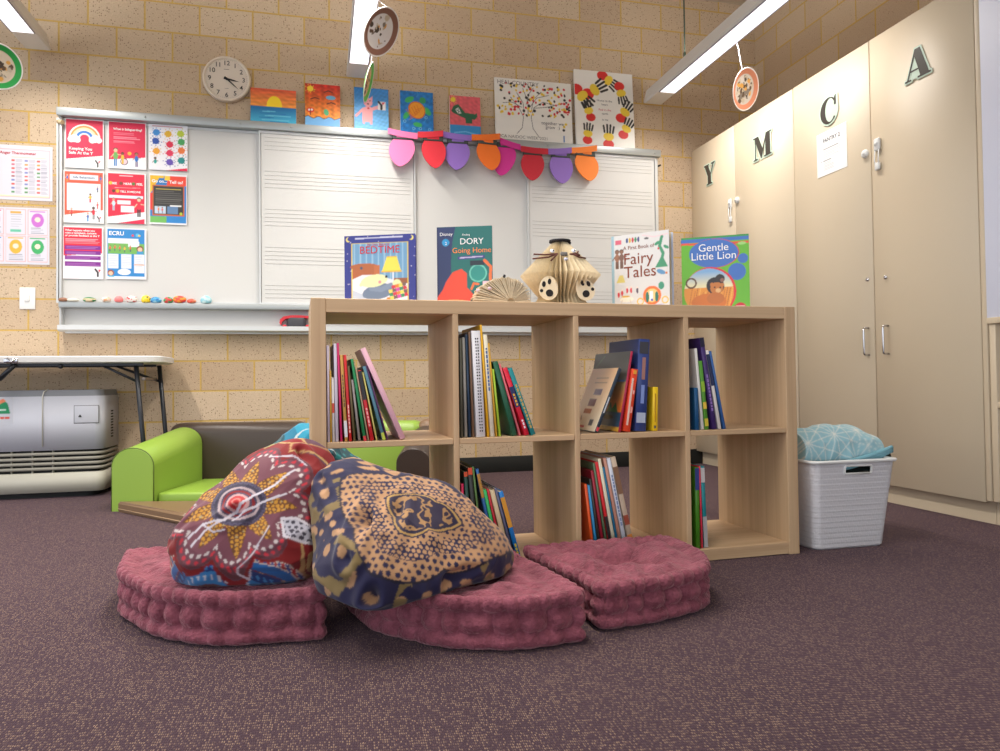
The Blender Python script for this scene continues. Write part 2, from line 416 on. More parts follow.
mb = MB(); mb.tube([(xR+.006, WALL-.03, 1.91), (xR+.03, WALL-.05, 1.918)], .006, 8); wl(mb, 'side_hook', black_rubber)

# ------------------------------------------------------------------ cupboards along the right wall
def letter(ch):
    """fat-face capitals as outlines in a unit box, x to the reader's right"""
    if ch == 'Y': return [[(.0, 1), (.46, 1), (.46, .95), (.40, .93), (.60, .52), (.63, .40), (.63, .06), (.74, .05), (.74, 0), (.22, 0), (.22, .05), (.34, .06), (.34, .42), (.08, .93), (0, .95)],
                          [(.66, 1), (1, 1), (1, .95), (.90, .92), (.64, .45), (.60, .52), (.80, .92), (.66, .95)]]
    if ch == 'M': return [[(0, 1), (.28, 1), (.52, .40), (.70, .93), (.70, 1), (.74, 1), (1, 1), (1, .95), (.93, .94), (.93, .06), (1, .05), (1, 0), (.60, 0), (.60, .05), (.68, .06), (.68, .70), (.46, .0), (.43, .0), (.14, .76), (.14, .06), (.24, .05), (.24, 0), (0, 0), (0, .05), (.09, .06), (.09, .94), (0, .95)]]
    if ch == 'A': return [[(.40, 1), (.60, 1), (.93, .06), (1, .05), (1, 0), (.50, 0), (.50, .05), (.60, .06), (.54, .28), (.52, .34), (.38, .78)],
                          [(.40, 1), (.44, .92), (.13, .06), (.24, .05), (.24, 0), (0, 0), (0, .05), (.08, .06)],
                          [(.20, .28), (.55, .28), (.54, .33), (.21, .33)]]
    o = []
    for k in range(33):
        q = math.radians(40+k*(280/32)); o.append((.48+.48*math.cos(q), .5+.5*math.sin(q)))
    inn = []
    for k in range(33):
        q = math.radians(320-k*(280/32)); inn.append((.56+.28*math.cos(q), .5+.45*math.sin(q)))
    return [o+inn, [(.80, .62), (.90, .62), (.90, .98), (.86, .98), (.80, .86)]]
def grow(poly, d):
    n = len(poly); A = sum(poly[i][0]*poly[(i+1) % n][1]-poly[(i+1) % n][0]*poly[i][1] for i in range(n))
    s = 1 if A > 0 else -1; out = []
    for i in range(n):
        p, c, q = Vector(poly[i-1]), Vector(poly[i]), Vector(poly[(i+1) % n])
        a = (c-p).normalized(); b = (q-c).normalized()
        nn = (Vector((a.y, -a.x))+Vector((b.y, -b.x)))
        if nn.length < .35: nn = Vector((a.y, -a.x))*1.0
        nn.normalize(); out.append((c.x+s*nn.x*d, c.y+s*nn.y*d))
    return out
def tri_poly(mb, poly, M):
    from mathutils.geometry import tessellate_polygon
    t = tessellate_polygon([[Vector((a, b, 0)) for a, b in poly]])
    mb.add([(a, b, 0) for a, b in poly], [tuple(x) for x in t], M)
letter_ink = mat('letter ink', (62, 58, 52), .4, noise=.2, nscale=60)
letter_back = mat('mint backing card', (206, 226, 208), .5)
def cut_letter(ch, yc, zc, w, h, where):
    t = thing('letter_cutout', f'black capital {ch} cut-out on mint card, {where}', 'letter', (CUP-.002, yc, zc-h/2), 0, 'cut-out letters on the cupboard doors')
    # local axes: reader's right = -y
    for name, g, dx, m_ in (('card_backing', .07, -.0015, letter_back), ('letter_face', 0, -.003, letter_ink)):
        mb = MB()
        ps = letter(ch)
        if ch == 'C' and g:
            ps = [[(.48+.55*math.cos(q*PI/24), .5+.57*math.sin(q*PI/24)) for q in range(48)], [(.6, .5), (1.0, .5), (1.0, 1.04), (.6, 1.0)]]
        if ch == 'A' and g:
            ps = ps+[[(.25, .06), (.55, .06), (.45, .8)]]
        for i, p in enumerate(ps):
            p = grow(p, g) if (g and ch != 'C') else p
            M = Matrix(((0, 0, 1, dx-.0002*i), (-w, 0, 0, w/2), (0, h, 0, 0), (0, 0, 0, 1)))
            tri_poly(mb, p, M)
        o = mb.build(name, m_, t)
        so = o.modifiers.new('thickness', 'SOLIDIFY'); so.thickness = .0012; so.offset = 0
    return t
Z0, ZT = .09, 2.03
def cupboard(y0, y1, ym, label, fit):
    t = thing('storage_cupboard', label, 'cupboard', ((CUP+SIDE)/2, (y0+y1)/2, 0), 0, 'built-in cupboards along the right wall')
    T = Matrix.Translation((-(CUP+SIDE)/2, -(y0+y1)/2, 0))
    mb = MB(); mb.box((CUP+.02, y0+.001, Z0), (SIDE-.002, y1-.001, ZT)); mb.build('carcass', cream, t, T)
    mb = MB(); mb.box((CUP+.045, y0+.001, 0), (SIDE-.01, y1-.001, Z0)); mb.build('plinth', cream, t, T)
    for (a, b, side) in ((ym, y1, 'far'), (y0, ym, 'near')):
        mb = MB(); mb.rbox((CUP, a+.0025, Z0-.006), (CUP+.019, b-.0025, ZT+.002), .0015, 1)
        d = mb.build('door', cream, t, T)
        f = fit.get(side, {})
        for nm, (yy, zz) in f.items():
            mb = MB()
            if nm == 'pull_handle':
                x = CUP-.028; h = .06
                mb.tube([(CUP, yy, zz-h), (x+.008, yy, zz-h), (x+.002, yy, zz-h+.003), (x, yy, zz-h+.01), (x, yy, zz+h-.01), (x+.002, yy, zz+h-.003), (x+.008, yy, zz+h), (CUP, yy, zz+h)], .0045, 8)
                mb.build(nm, chrome, d, T)
            elif nm == 'key_lock':
                M = Matrix.Translation((CUP, yy, zz)) @ Matrix.Rotation(-PI/2, 4, 'Y')
                mb.lathe([(0, .006), (.007, .006), (.009, .004), (.0095, 0)], 16, M); mb.build(nm, chrome, d, T)
            elif nm == 'latch_anchor':
                M = Matrix.Translation((CUP, yy, zz)) @ Matrix.Rotation(-PI/2, 4, 'Y')
                mb.lathe([(0, .016), (.006, .016), (.008, .012), (.010, .012), (.017, .010), (.019, .005), (.019, 0)], 20, M)
                mb.build(nm, white_plastic, d, T)
            else:
                mb.rbox((CUP-.012, yy-.017, zz), (CUP, yy+.017, zz+.055), .006); mb.ico((CUP-.014, yy, zz+.03), (.005, .009, .009), 2)
                for s in (-1, 1): mb.tube([(CUP-.008, yy+s*.011, zz+.005), (CUP-.012, yy+s*.011, zz-.04), (CUP-.006, yy+s*.009, zz-.072)], .0028, 6)
                mb.rbox((CUP-.012, yy-.014, zz-.085), (CUP, yy+.014, zz-.05), .005)
                mb.build(nm, white_plastic, d, T)
    return t
cupboard(3.199, WALL-.003, 3.739, 'tall cream double cupboard in the back corner with letters Y and M', {'far': {'strap_latch': (3.785, 1.555)}, 'near': {'latch_anchor': (3.715, 1.585)}})
cupboard(2.143, 3.197, 2.668, 'tall cream double cupboard with letters C and A and chrome pull handles',
         {'far': {'latch_anchor': (2.70, 1.54), 'key_lock': (2.705, .98), 'pull_handle': (2.705, .705)}, 'near': {'strap_latch': (2.625, 1.53), 'key_lock': (2.60, .975), 'pull_handle': (2.592, .706)}})
cut_letter('Y', 4.012, 1.822, .125, .128, 'on the cupboard door nearest the back wall')
cut_letter('M', 3.46, 1.82, .165, .128, 'on the second cupboard door from the back wall')
cut_letter('C', 2.925, 1.818, .12, .125, 'on the cupboard door above the paper notice')
cut_letter('A', 2.40, 1.818, .128, .122, 'on the nearest cupboard door')
# bay of open shelves under a pale panel, cut by the right edge of the photo
t = thing('shelving_unit', 'cream open shelves under a pale blue white panel at the right edge', 'shelves', ((CUP+SIDE)/2, 1.6, 0))
T = Matrix.Translation((-(CUP+SIDE)/2, -1.6, 0))
mb = MB(); mb.rbox((CUP, 1.06, .757), (CUP+.02, 2.122, 2.42), .002); part(mb.build('upper_panel', blue_white, t, T), 'pale blue white panel')
for a, b in ((2.122, 2.142), (2.092, 2.118), (1.06, 1.08)):
    mb = MB(); mb.rbox((CUP+(0 if a > 2.12 else .004), a, Z0), (SIDE-.003, b, .745 if a < 2.12 else 2.42), .002); mb.build('side_panel', cream, t, T)
mb = MB(); mb.rbox((CUP-.006, 1.06, .735), (SIDE-.003, 2.118, .757), .002); mb.build('ledge', cream, t, T)
for z in (.43, .095):
    mb = MB(); mb.rbox((CUP+.004, 1.08, z), (SIDE-.003, 2.092, z+.022), .002); mb.build('shelf', cream, t, T)
mb = MB(); mb.box((SIDE-.012, 1.08, .117), (SIDE-.004, 2.092, .735)); mb.build('back_panel', cream, t, T)
mb = MB(); mb.box((CUP+.045, 1.06, 0), (SIDE-.01, 2.142, Z0-.001)); mb.build('plinth', cream, t, T)

# paper notice on the C door
a = Art(.205, .21, .0016)
a.base = None
a.lines(.22, .80, .60, .60, 1, (90, 90, 96), .012)
a.lines(.24, .78, .42, .56, 5, (168, 168, 176), .008); a.lines(.22, .52, .33, .33, 1, (70, 70, 76), .016); a.lines(.24, .56, .12, .29, 6, (168, 168, 176), .008)
a.circ(.14, .60, .012, (60, 60, 66)); a.circ(.14, .33, .012, (60, 60, 66))
nt_ = panel('paper_notice', a, .0012, loc=(CUP-.0005, 2.917, 1.518), rotz=-PI/2)
tag(nt_, 'white paper notice headed PANTRY 2 taped below the letter C', 'notice')
mb = MB(); put_text(mb, 'PANTRY 2', 0, .158, .026, -.0018, bold=.012); mb.build('heading', mat('black print', (50, 50, 58), .6), nt_)

# ------------------------------------------------------------------ pendant lights
LZ = 2.28
lamp_emit = mat('lit diffuser', (255, 255, 255), .5, emit=(246, 246, 255), es=1.15)
def pendant(px, where, watts):
    e = at(px, 104 if px > 600 else (78 if px > 200 else 52), 2, LZ)
    xc = float(e[0]); y1 = 4.15; y0 = 2.5 if px > 600 else .6  # left and middle fittings run on unseen, lengthened to light the foreground
    t = thing('pendant_light', f'white louvred pendant light {where}', 'ceiling light', (xc, (y0+y1)/2, LZ), 0, 'pendant lights in parallel rows')
    T = Matrix.Translation((0, -(y0+y1)/2, 0))
    prof = [(-.055, 0), (.055, 0), (.06, .012), (.04, .085), (.03, .092), (-.03, .092), (-.04, .085), (-.06, .012)]
    mb = MB(); n = len(prof)
    v = []
    for yy, s, dz in ((y0, 1, 0), (y1-.02, 1, 0), (y1, .9, .008)):
        v += [(x*s, yy, z*(.9 if s < 1 else 1)+dz) for x, z in prof]
    f = [tuple(range(n)), tuple(range(3*n-1, 2*n-1, -1))]
    for r in range(2): f += [(r*n+i, r*n+n+i, r*n+n+(i+1) % n, r*n+(i+1) % n) for i in range(n)]
    mb.add(v, f); mb.build('housing', white_paint, t, T)
    ye = y1-.21
    mb = MB(); mb.box((-.049, y0+.12, -.003), (.049, ye, .001)); mb.build('diffuser', lamp_emit, t, T)
    mb = MB(); mb.rbox((-.054, y0+.12, -.006), (-.049, ye, .002), .001, 1); mb.rbox((.049, y0+.12, -.006), (.054, ye, .002), .001, 1)
    k = 0
    yy = ye-.03
    while yy > 2.65:
        mb.box((-.012, yy-.002, -.0045), (-.006, yy+.002, -.0028)); mb.box((.006, yy-.002, -.0045), (.012, yy+.002, -.0028)); yy -= .06
    mb.build('louvre', mat('louvre grey', (150, 150, 160), .5), t, T)
    for yy in ((3.72, 2.85) if px > 600 else (3.72, 2.4, 1.0)):
        mb = MB(); mb.tube([(0, yy, .09), (0, yy, .14)], .008, 8); mb.tube([(0, yy, .14), (.004, yy+.004, .3), (0, yy, CEIL-LZ)], .0045, 8); mb.build('suspension_cable', mat('dark green flex', (60, 72, 58), .6), t, T)
    L = bpy.data.lights.new('tube', 'AREA'); L.shape = 'RECTANGLE'; L.size = .08; L.size_y = ye-y0-.12; L.energy = watts; L.color = (1, .95, .88); L.spread = math.radians(150)
    o = bpy.data.objects.new('fluorescent_tube', L); COL.objects.link(o); o.parent = t
    o.location = (0, (ye+y0+.12)/2-(y0+y1)/2, -.012)
    L2 = bpy.data.lights.new('added_uplight', 'AREA'); L2.shape = 'RECTANGLE'; L2.size = .05; L2.size_y = ye-y0-.12; L2.energy = watts*.22; L2.color = (1, .95, .88)  # added fill lamp, brightens the upper wall and ceiling
    o = bpy.data.objects.new('uplight_fill', L2); COL.objects.link(o); o.parent = t
    o.location = (0, (ye+y0+.12)/2-(y0+y1)/2, .10); o.rotation_euler = (PI, 0, 0)
    return t
pl = pendant(40, 'at the left edge, ending above the wall charts', 42)
pm = pendant(357, 'above the cat painting, middle of the three', 45)
pr_ = pendant(653, 'on the right, ending beside the hand-print canvas', 12.5)

# ------------------------------------------------------------------ hanging paper plates
def cam_basis():
    return Vector(RX), Vector(UX), Vector(FX)
def plate(px, py, y, hpx, alpha, fore, rim, inner, label, string_to, seed, ns=60):
    c = Vector(at(px, py, 1, y)); f = (c-Vector(EYE)).normalized(); r = f.cross(Vector((0, 0, 1))).normalized(); u = r.cross(f)
    dep = (c-Vector(EYE)).dot(Vector(FX)); R = hpx/2*dep/F*.97
    M = (u*math.cos(alpha)+r*math.sin(alpha)).normalized(); mn = (r*math.cos(alpha)-u*math.sin(alpha)).normalized()
    ph = math.acos(fore); B = (mn*math.cos(ph)+f*math.sin(ph)).normalized(); nn = B.cross(M).normalized()
    if nn.dot(f) > 0: nn = -nn
    t = thing('paper_plate', label, 'decoration', c, 0, 'decorated paper plates hung from the lights')
    rs = np.random.RandomState(seed)
    V = [(0, 0, 0)]; C = [inner]; rings = np.linspace(.03, 1, 30); n = 96
    spots = [(rs.uniform(0, .62), rs.uniform(0, 2*PI), rs.uniform(.04, .15), rs.uniform(.3, 1), rs.uniform(0, PI), [(96, 72, 52), (218, 160, 74), (130, 120, 110), (70, 56, 46), (196, 182, 160)][rs.randint(5)]) for _ in range(ns)]
    for q in rings:
        for k in range(n):
            th = 2*PI*k/n; x, z = q*math.cos(th), q*math.sin(th)
            dish = 0 if q < .68 else .10*(q-.68)/.32
            V.append((x*R, dish*R, z*R))
            if q > .955: col = (240, 236, 232)
            elif q > .70: col = rim
            else:
                col = inner
                for (sr, st, sz, asp, ro, sc) in spots:
                    dx, dz = x-sr*math.cos(st), z-sr*math.sin(st)
                    a_, b_ = dx*math.cos(ro)+dz*math.sin(ro), -dx*math.sin(ro)+dz*math.cos(ro)
                    if (a_/sz)**2+(b_/(sz*asp))**2 < 1: col = sc
            C.append(col)
    Fc = [(0, 1+k, 1+(k+1) % n) for k in range(n)]
    for i in range(len(rings)-1):
        for k in range(n):
            a0 = 1+i*n+k; a1 = 1+i*n+(k+1) % n; Fc.append((a0, a0+n, a1+n, a1))
    W = [tuple(B*x+nn*y_+M*z) for x, y_, z in V]
    o = np_mesh('plate_disc', np.array(W), Fc, paint_mat('painted card', .6), t, np.array([lin(q) for q in C]))
    so = o.modifiers.new('thickness', 'SOLIDIFY'); so.thickness = .0025; so.offset = 0
    top = M*R*.94 if seed != 3 else M*R*.90-B*R*.32
    e = Vector(string_to)-c
    mb = MB(); pts = [top.lerp(e, k/10)+Vector((.0015*math.sin(k*2.1), .0015*math.cos(k*2.1), 0)) for k in range(11)]
    mb.tube(pts, .0022 if seed == 3 else .0011, 6); mb.build('string', mat('white string', (222, 222, 232), .6), t)
    return t
y_r = float(at(737, 43, 2, LZ)[1]); y_r = 3.26
plate(744.2, 89.3, y_r, 42, .12, .60, (208, 132, 100), (206, 196, 186), 'copper rimmed paper plate hanging below the right-hand light', (min(at(737, 42, 1, y_r)[0], pr_.location.x+.052), y_r, LZ-.002), 3, 110)
plate(380, 31.3, 3.25, 50, .42, .66, (134, 92, 76), (226, 222, 222), 'brown rimmed paper plate collaged with seeds and a leaf, hanging by the middle light', (min(at(376, 0, 1, 3.25)[0], pm.location.x+.05), 3.25, LZ-.002), 5, 20)
plate(-3, 66, 3.1, 46, -.30, .95, (30, 150, 66), (214, 198, 176), 'green rimmed paper plate cut by the left edge of the photo', (pl.location.x, 3.1, LZ-.002), 8, 50)
plate(367, 82, 3.44, 41, .22, .17, (96, 196, 84), (222, 190, 150), 'narrow green rimmed paper plate seen edge-on in front of the cat painting', (pm.location.x+.05, 3.44, LZ-.002), 9)
# ------------------------------------------------------------------ posters
def wall_quad(TL, BR, y):
    a, b = at(*TL, 1, y), at(*BR, 1, y)
    return (a[0]+b[0])/2, b[2], b[0]-a[0], a[2]-b[2]
def person_fig(a, u, v, s, skin, top, leg, hair=(60, 40, 30)):
    """little drawn child: legs, top, head, hair (s = height as a fraction of the sheet)"""
    a.rect(u-.10*s, v, u-.01*s, v+.38*s, leg); a.rect(u+.01*s, v, u+.10*s, v+.38*s, leg)
    a.ell(u, v+.55*s, .16*s, .20*s, top); a.line([(u-.14*s, v+.62*s), (u-.30*s, v+.45*s)], .06*s, skin); a.line([(u+.14*s, v+.62*s), (u+.32*s, v+.6*s)], .06*s, skin)
    a.circ(u, v+.86*s, .15*s, hair); a.circ(u, v+.83*s, .125*s, skin)
def ylogo(a, u, v, s):
    a.line([(u-.5*s, v+.8*s), (u, v+.3*s)], .42*s, (40, 34, 40)); a.line([(u, v+.35*s), (u, v-.3*s)], .42*s, (40, 34, 40))
    a.poly([(u+.1*s, v+.75*s), (u+.7*s, v+.8*s), (u+.3*s, v+.3*s)], (226, 30, 60))
BLK = mat('black print', (50, 50, 58), .6); WHT = mat('white print', (248, 246, 246), .55); REDP = mat('crimson print', (190, 30, 56), .6); NAVYP = mat('navy print', (36, 44, 92), .6)
ORP = mat('orange print', (250, 140, 70), .6); BRP = mat('brown print', (130, 62, 40), .6)
YP = WALL-.0462
def poster(key, TL, BR, label, paint, texts=(), y=None, group='safety posters stuck on the left whiteboard panel', name='poster'):
    y = y or YP
    x, z, w, h = wall_quad(TL, BR, y)
    if y == YP:
        h = min(h, RZ-.0445-z); s_ = max(0, xL+.010-(x-w/2)); x += s_/2; w -= s_
    a = Art(w, h, .0019); paint(a)
    o = panel(name, a, .0015, loc=(x, y, z)); tag(o, label, 'poster', group)
    for nm, s, u, v, sz, m_, al in texts:
        mb = MB(); put_text(mb, s, (u-.5)*w, v*h, sz*w, -.0022, al, bold=.022); mb.build(nm, m_, o)
    return o
R1 = (226, 34, 76)
def p_rain(a):
    a.rect(0, 0, 1, 1, (244, 242, 244)); a.poly([(.03, .17), (.97, .27), (.97, .985), (.03, .985)], R1)
    for r0, r1, c in ((.37, .41, (250, 246, 236)), (.32, .37, (238, 146, 66)), (.275, .32, (246, 222, 170)), (.23, .275, (244, 238, 200)), (.16, .23, (40, 120, 206)), (.12, .16, (244, 226, 226))):
        a.ring(.5, .60, r0, r1, c, True)
    for cu, cv, r in ((.16, .58, .09), (.24, .60, .11), (.32, .57, .08), (.70, .58, .09), (.78, .61, .11), (.87, .58, .08)): a.circ(cu, cv, r, (242, 242, 244))
    ylogo(a, .84, .075, .11)
poster('rain', (65, 117), (104, 169.3), 'red poster with a rainbow between two clouds, top left on the whiteboard', p_rain,
       [('headline', 'Keeping You', .10, .365, .115, WHT, 'LEFT'), ('headline', 'Safe At the Y', .10, .28, .115, WHT, 'LEFT')])
def p_what(a):
    a.rect(0, 0, 1, 1, (244, 242, 244)); a.poly([(.03, .18), (.97, .26), (.97, .985), (.03, .985)], R1)
    for v in (.76, .73, .67, .64, .58, .55): a.line([(.15, v), (.15+random.uniform(.5, .72), v)], .012, (240, 150, 170))
    person_fig(a, .20, .05, .40, (236, 186, 150), (110, 176, 90), (40, 120, 190))
    a.circ(.42, .15, .10, (60, 60, 70)); a.circ(.42, .15, .08, (244, 200, 210)); person_fig(a, .38, .10, .26, (120, 76, 50), (240, 190, 50), (230, 180, 50), (30, 20, 20))
    person_fig(a, .74, .05, .32, (170, 110, 80), (40, 110, 190), (70, 40, 110), (30, 20, 20)); a.circ(.56, .33, .05, (246, 180, 60))
poster('what', (107.9, 117.8), (146.5, 170), 'crimson poster of three children playing with a ball, middle of the top row', p_what, [('headline', 'What is Safeguarding?', .14, .82, .085, WHT, 'LEFT')])
def splat(a, u, v, r, c):
    a.circ(u, v, r*.78, c)
    for k in range(9):
        q = k*2*PI/9+random.uniform(-.2, .2); rr = r*random.uniform(.8, 1.2)
        a.line([(u, v), (u+rr*.8*math.cos(q), v+rr*.8*math.sin(q)*a.w/a.h)], r*.22, c); a.circ(u+rr*1.25*math.cos(q), v+rr*1.25*math.sin(q)*a.w/a.h, r*.12, c)
def p_splat(a):
    a.rect(0, 0, 1, 1, (240, 238, 244))
    cs = [(.2, .82, (60, 140, 210)), (.5, .80, (226, 176, 40)), (.82, .82, (190, 206, 60)), (.18, .63, (40, 80, 170)), (.54, .57, (220, 40, 76)), (.84, .64, (70, 160, 90)), (.2, .41, (238, 164, 40)), (.54, .38, (226, 50, 90)), (.84, .45, (232, 120, 56)), (.54, .18, (104, 80, 180)), (.84, .23, (30, 140, 140))]
    for u, v, c in cs: splat(a, u, v, .115, c)
    person_fig(a, .17, .05, .24, (120, 80, 56), (40, 160, 150), (240, 240, 240), (20, 60, 70)); a.poly([(.45, .0), (1, 0), (1, .07)], R1)
    a.line([(.1, .955), (.86, .955)], .022, (200, 90, 110))
poster('splat', (148.6, 120.8), (187.6, 171.5), 'white poster of coloured paint splats, right end of the top row', p_splat)
def p_beh(a):
    a.rect(0, 0, 1, 1, (244, 242, 242)); a.poly([(.02, .14), (.98, .26), (.98, .985), (.02, .985)], (232, 88, 62))
    a.rect(.15, .82, .86, .93, (222, 226, 236)); a.rect(.08, .24, .92, .76, (230, 232, 238)); a.lines(.13, .7, .30, .72, 9, (160, 164, 176), .010)
    person_fig(a, .66, .40, .18, (120, 76, 50), (240, 190, 50), (200, 40, 60)); person_fig(a, .84, .6, .12, (230, 180, 150), (30, 60, 140), (60, 60, 70)); person_fig(a, .84, .28, .14, (230, 180, 150), (210, 60, 60), (210, 60, 60))
    person_fig(a, .2, .12, .17, (236, 186, 150), (232, 60, 70), (120, 50, 30)); person_fig(a, .74, .07, .26, (90, 60, 44), (216, 40, 60), (30, 30, 34)); person_fig(a, .60, .03, .18, (230, 180, 150), (70, 110, 180), (70, 150, 200))
    person_fig(a, .09, .78, .16, (236, 186, 150), (60, 110, 190), (230, 160, 60)); person_fig(a, .92, .78, .16, (150, 100, 70), (60, 110, 190), (40, 130, 140)); ylogo(a, .88, .06, .085)
poster('beh', (63.6, 170), (104, 223.8), 'orange bordered poster of safe behaviours, below the rainbow poster', p_beh, [('headline', 'Safe Behaviours', .5, .855, .085, mat('grey print', (110, 120, 140), .6), 'CENTER')])
def p_tell(a):
    a.rect(0, 0, 1, 1, (244, 242, 244)); a.poly([(.03, .12), (.97, .24), (.97, .985), (.03, .985)], (222, 30, 64)); a.poly([(.25, .0), (.97, .0), (.97, .10)], R1)
    a.rect(.06, .50, .92, .555, (214, 226, 240)); a.rect(.27, .38, .60, .455, (226, 232, 240)); a.rect(.36, .22, .70, .35, (226, 232, 240))
    for u, c in ((.09, (240, 190, 60)), (.36, (120, 60, 40)), (.68, (90, 120, 60)), (.17, (90, 50, 30)), (.27, (220, 170, 50))): a.circ(u, .79 if u not in (.17, .27) else .635, .045, c)
    a.line([(.2, .70), (.85, .71)], .012, (240, 160, 170)); a.line([(.32, .94), (.66, .94)], .014, (250, 220, 225))
    person_fig(a, .17, .25, .26, (220, 150, 120), (190, 220, 236), (150, 200, 220), (150, 80, 50)); person_fig(a, .82, .14, .40, (236, 190, 160), (224, 40, 66), (40, 36, 40), (24, 20, 26))
poster('tell', (107, 172), (146, 224.3), 'crimson poster with pale speech bars, centre of the poster block', p_tell,
       [('headline', 'SEE', .19, .765, .085, WHT, 'CENTER'), ('headline', 'HEAR', .53, .765, .085, WHT, 'CENTER'), ('headline', 'FEEL', .84, .765, .085, WHT, 'CENTER'), ('headline', 'TELL SOMEONE', .60, .61, .075, WHT, 'CENTER')])
def p_go(a):
    a.rect(0, 0, 1, 1, (236, 236, 240)); a.rect(.02, .03, .98, .97, (36, 120, 190)); a.poly([(.02, .6), (.3, .97), (.02, .97)], (230, 180, 40)); a.poly([(.45, .74), (.98, .78), (.98, .97), (.5, .97)], (232, 70, 50)); a.rect(.02, .28, .1, .62, (220, 50, 46))
    a.rect(.02, .03, .45, .16, (110, 180, 90)); a.rect(.45, .03, .98, .18, (40, 130, 200)); a.rect(.4, .88, .55, .97, (240, 200, 60)); a.rect(.1, .92, .38, .97, (240, 190, 40))
    a.rect(.08, .17, .93, .78, (196, 96, 50)); a.rect(.11, .20, .90, .76, (52, 50, 50)); a.lines(.16, .86, .42, .70, 8, (120, 118, 112), .012); a.line([(.18, .70), (.84, .70)], .02, (200, 180, 80)); a.rect(.55, .36, .85, .39, (230, 230, 230))
    a.rect(.14, .21, .43, .36, (190, 206, 224)); a.rect(.47, .21, .76, .36, (96, 130, 170)); person_fig(a, .24, .22, .14, (236, 186, 150), (230, 120, 60), (90, 90, 110)); person_fig(a, .34, .22, .13, (200, 140, 110), (220, 80, 80), (90, 90, 110)); a.circ(.84, .22, .04, (180, 200, 60))
poster('go', (149.5, 173.5), (186.9, 225.3), 'dark blackboard style poster in a blue and orange border, right of the middle row', p_go, [('headline', 'Go on...', .06, .83, .125, WHT, 'LEFT'), ('headline', 'Tell us!', .53, .82, .125, WHT, 'LEFT')])
def p_comp(a):
    a.rect(0, 0, 1, 1, (240, 236, 240)); a.poly([(.02, .44), (.97, .50), (.97, .985), (.02, .985)], (222, 34, 62)); a.lines(.06, .9, .68, .76, 4, (244, 170, 180), .012)
    for v in (.56, .46, .365, .24): a.rect(.05, v, .93, v+(.075 if v != .24 else .09), (126, 34, 140)); a.lines(.09, .9, v+.025, v+.05, 2, (186, 130, 196), .010)
    a.lines(.05, .8, .09, .20, 4, (170, 166, 174), .009); ylogo(a, .86, .09, .12)
poster('comp', (62.7, 226), (103.5, 279.3), 'red and purple feedback poster, bottom left of the block', p_comp, [('headline', 'What happens when you', .05, .91, .073, WHT, 'LEFT'), ('headline', 'raise a complaint, concern', .05, .86, .073, WHT, 'LEFT'), ('headline', 'or provide feedback at the Y', .05, .81, .073, WHT, 'LEFT')])
def p_ecru(a):
    a.rect(0, 0, 1, 1, (240, 240, 244)); a.rect(.03, .05, .96, .98, (40, 132, 200)); a.rect(.05, .50, .95, .70, (112, 176, 86)); a.rect(.05, .70, .8, .80, (232, 236, 244)); a.rect(.55, .64, .82, .74, (236, 240, 248))
    for u in (.1, .22, .34, .46, .60): person_fig(a, u, .52+.03*random.random(), .13, (210, 150, 110), random.choice([(220, 70, 60), (240, 190, 60), (60, 110, 190)]), (60, 70, 110))
    a.circ(.84, .60, .085, (120, 70, 50)); a.circ(.84, .59, .06, (236, 190, 160)); a.rect(.76, .50, .93, .55, (60, 150, 200))
    for u in (.05, .37, .69): a.rect(u, .21 if u < .6 else .12, u+.26, .49, (226, 230, 240)); a.lines(u+.03, u+.23, .26, .46, 7, (160, 170, 190), .009)
    a.line([(.70, .285), (.94, .285)], .025, (230, 150, 60)); a.circ(.12, .12, .08, (150, 74, 50)); a.circ(.12, .11, .055, (236, 190, 160)); a.ell(.45, .14, .16, .06, (240, 244, 250)); a.rect(.06, .04, .2, .07, (60, 170, 200))
    a.circ(.66, .86, .03, (230, 60, 70)); a.circ(.78, .87, .05, (90, 180, 220)); a.circ(.82, .86, .03, (240, 200, 60))
poster('ecru', (106, 227.7), (146.5, 279.6), 'blue poster headed ECRU with a row of children, bottom of the block', p_ecru, [('headline', 'ECRU', .07, .86, .15, WHT, 'LEFT')])
def p_therm(a):
    a.rect(0, 0, 1, 1, (216, 215, 224)); a.rect(.03, .05, .97, .93, (220, 170, 176)); a.rect(.04, .06, .96, .915, (216, 212, 220)); a.rect(.04, .06, .96, .08, (246, 226, 180)); a.line([(.5, .78), (.92, .78)], .006, (240, 190, 120))
    for i, u in enumerate((.06, .20, .50, .66, .81)):
        for k in range(9):
            v = .13+k*.072
            if i > 1: a.rect(u, v, u+.035, v+.032, random.choice([(214, 90, 80), (230, 160, 70), (90, 150, 90), (120, 130, 190), (200, 110, 130), (160, 60, 60)]))
            a.lines(u+.05, u+.13, v-.005, v+.037, 3, (150, 150, 166), .006)
poster('therm', (-30, 142.5), (52.5, 201.5), 'white wall chart headed Anger Thermometer, upper of the two at the left edge', p_therm, [('headline', 'Anger Thermometer', .80, .835, .052, REDP, 'RIGHT')], y=WALL-.0005, group='laminated charts on the brick wall', name='wall_chart')
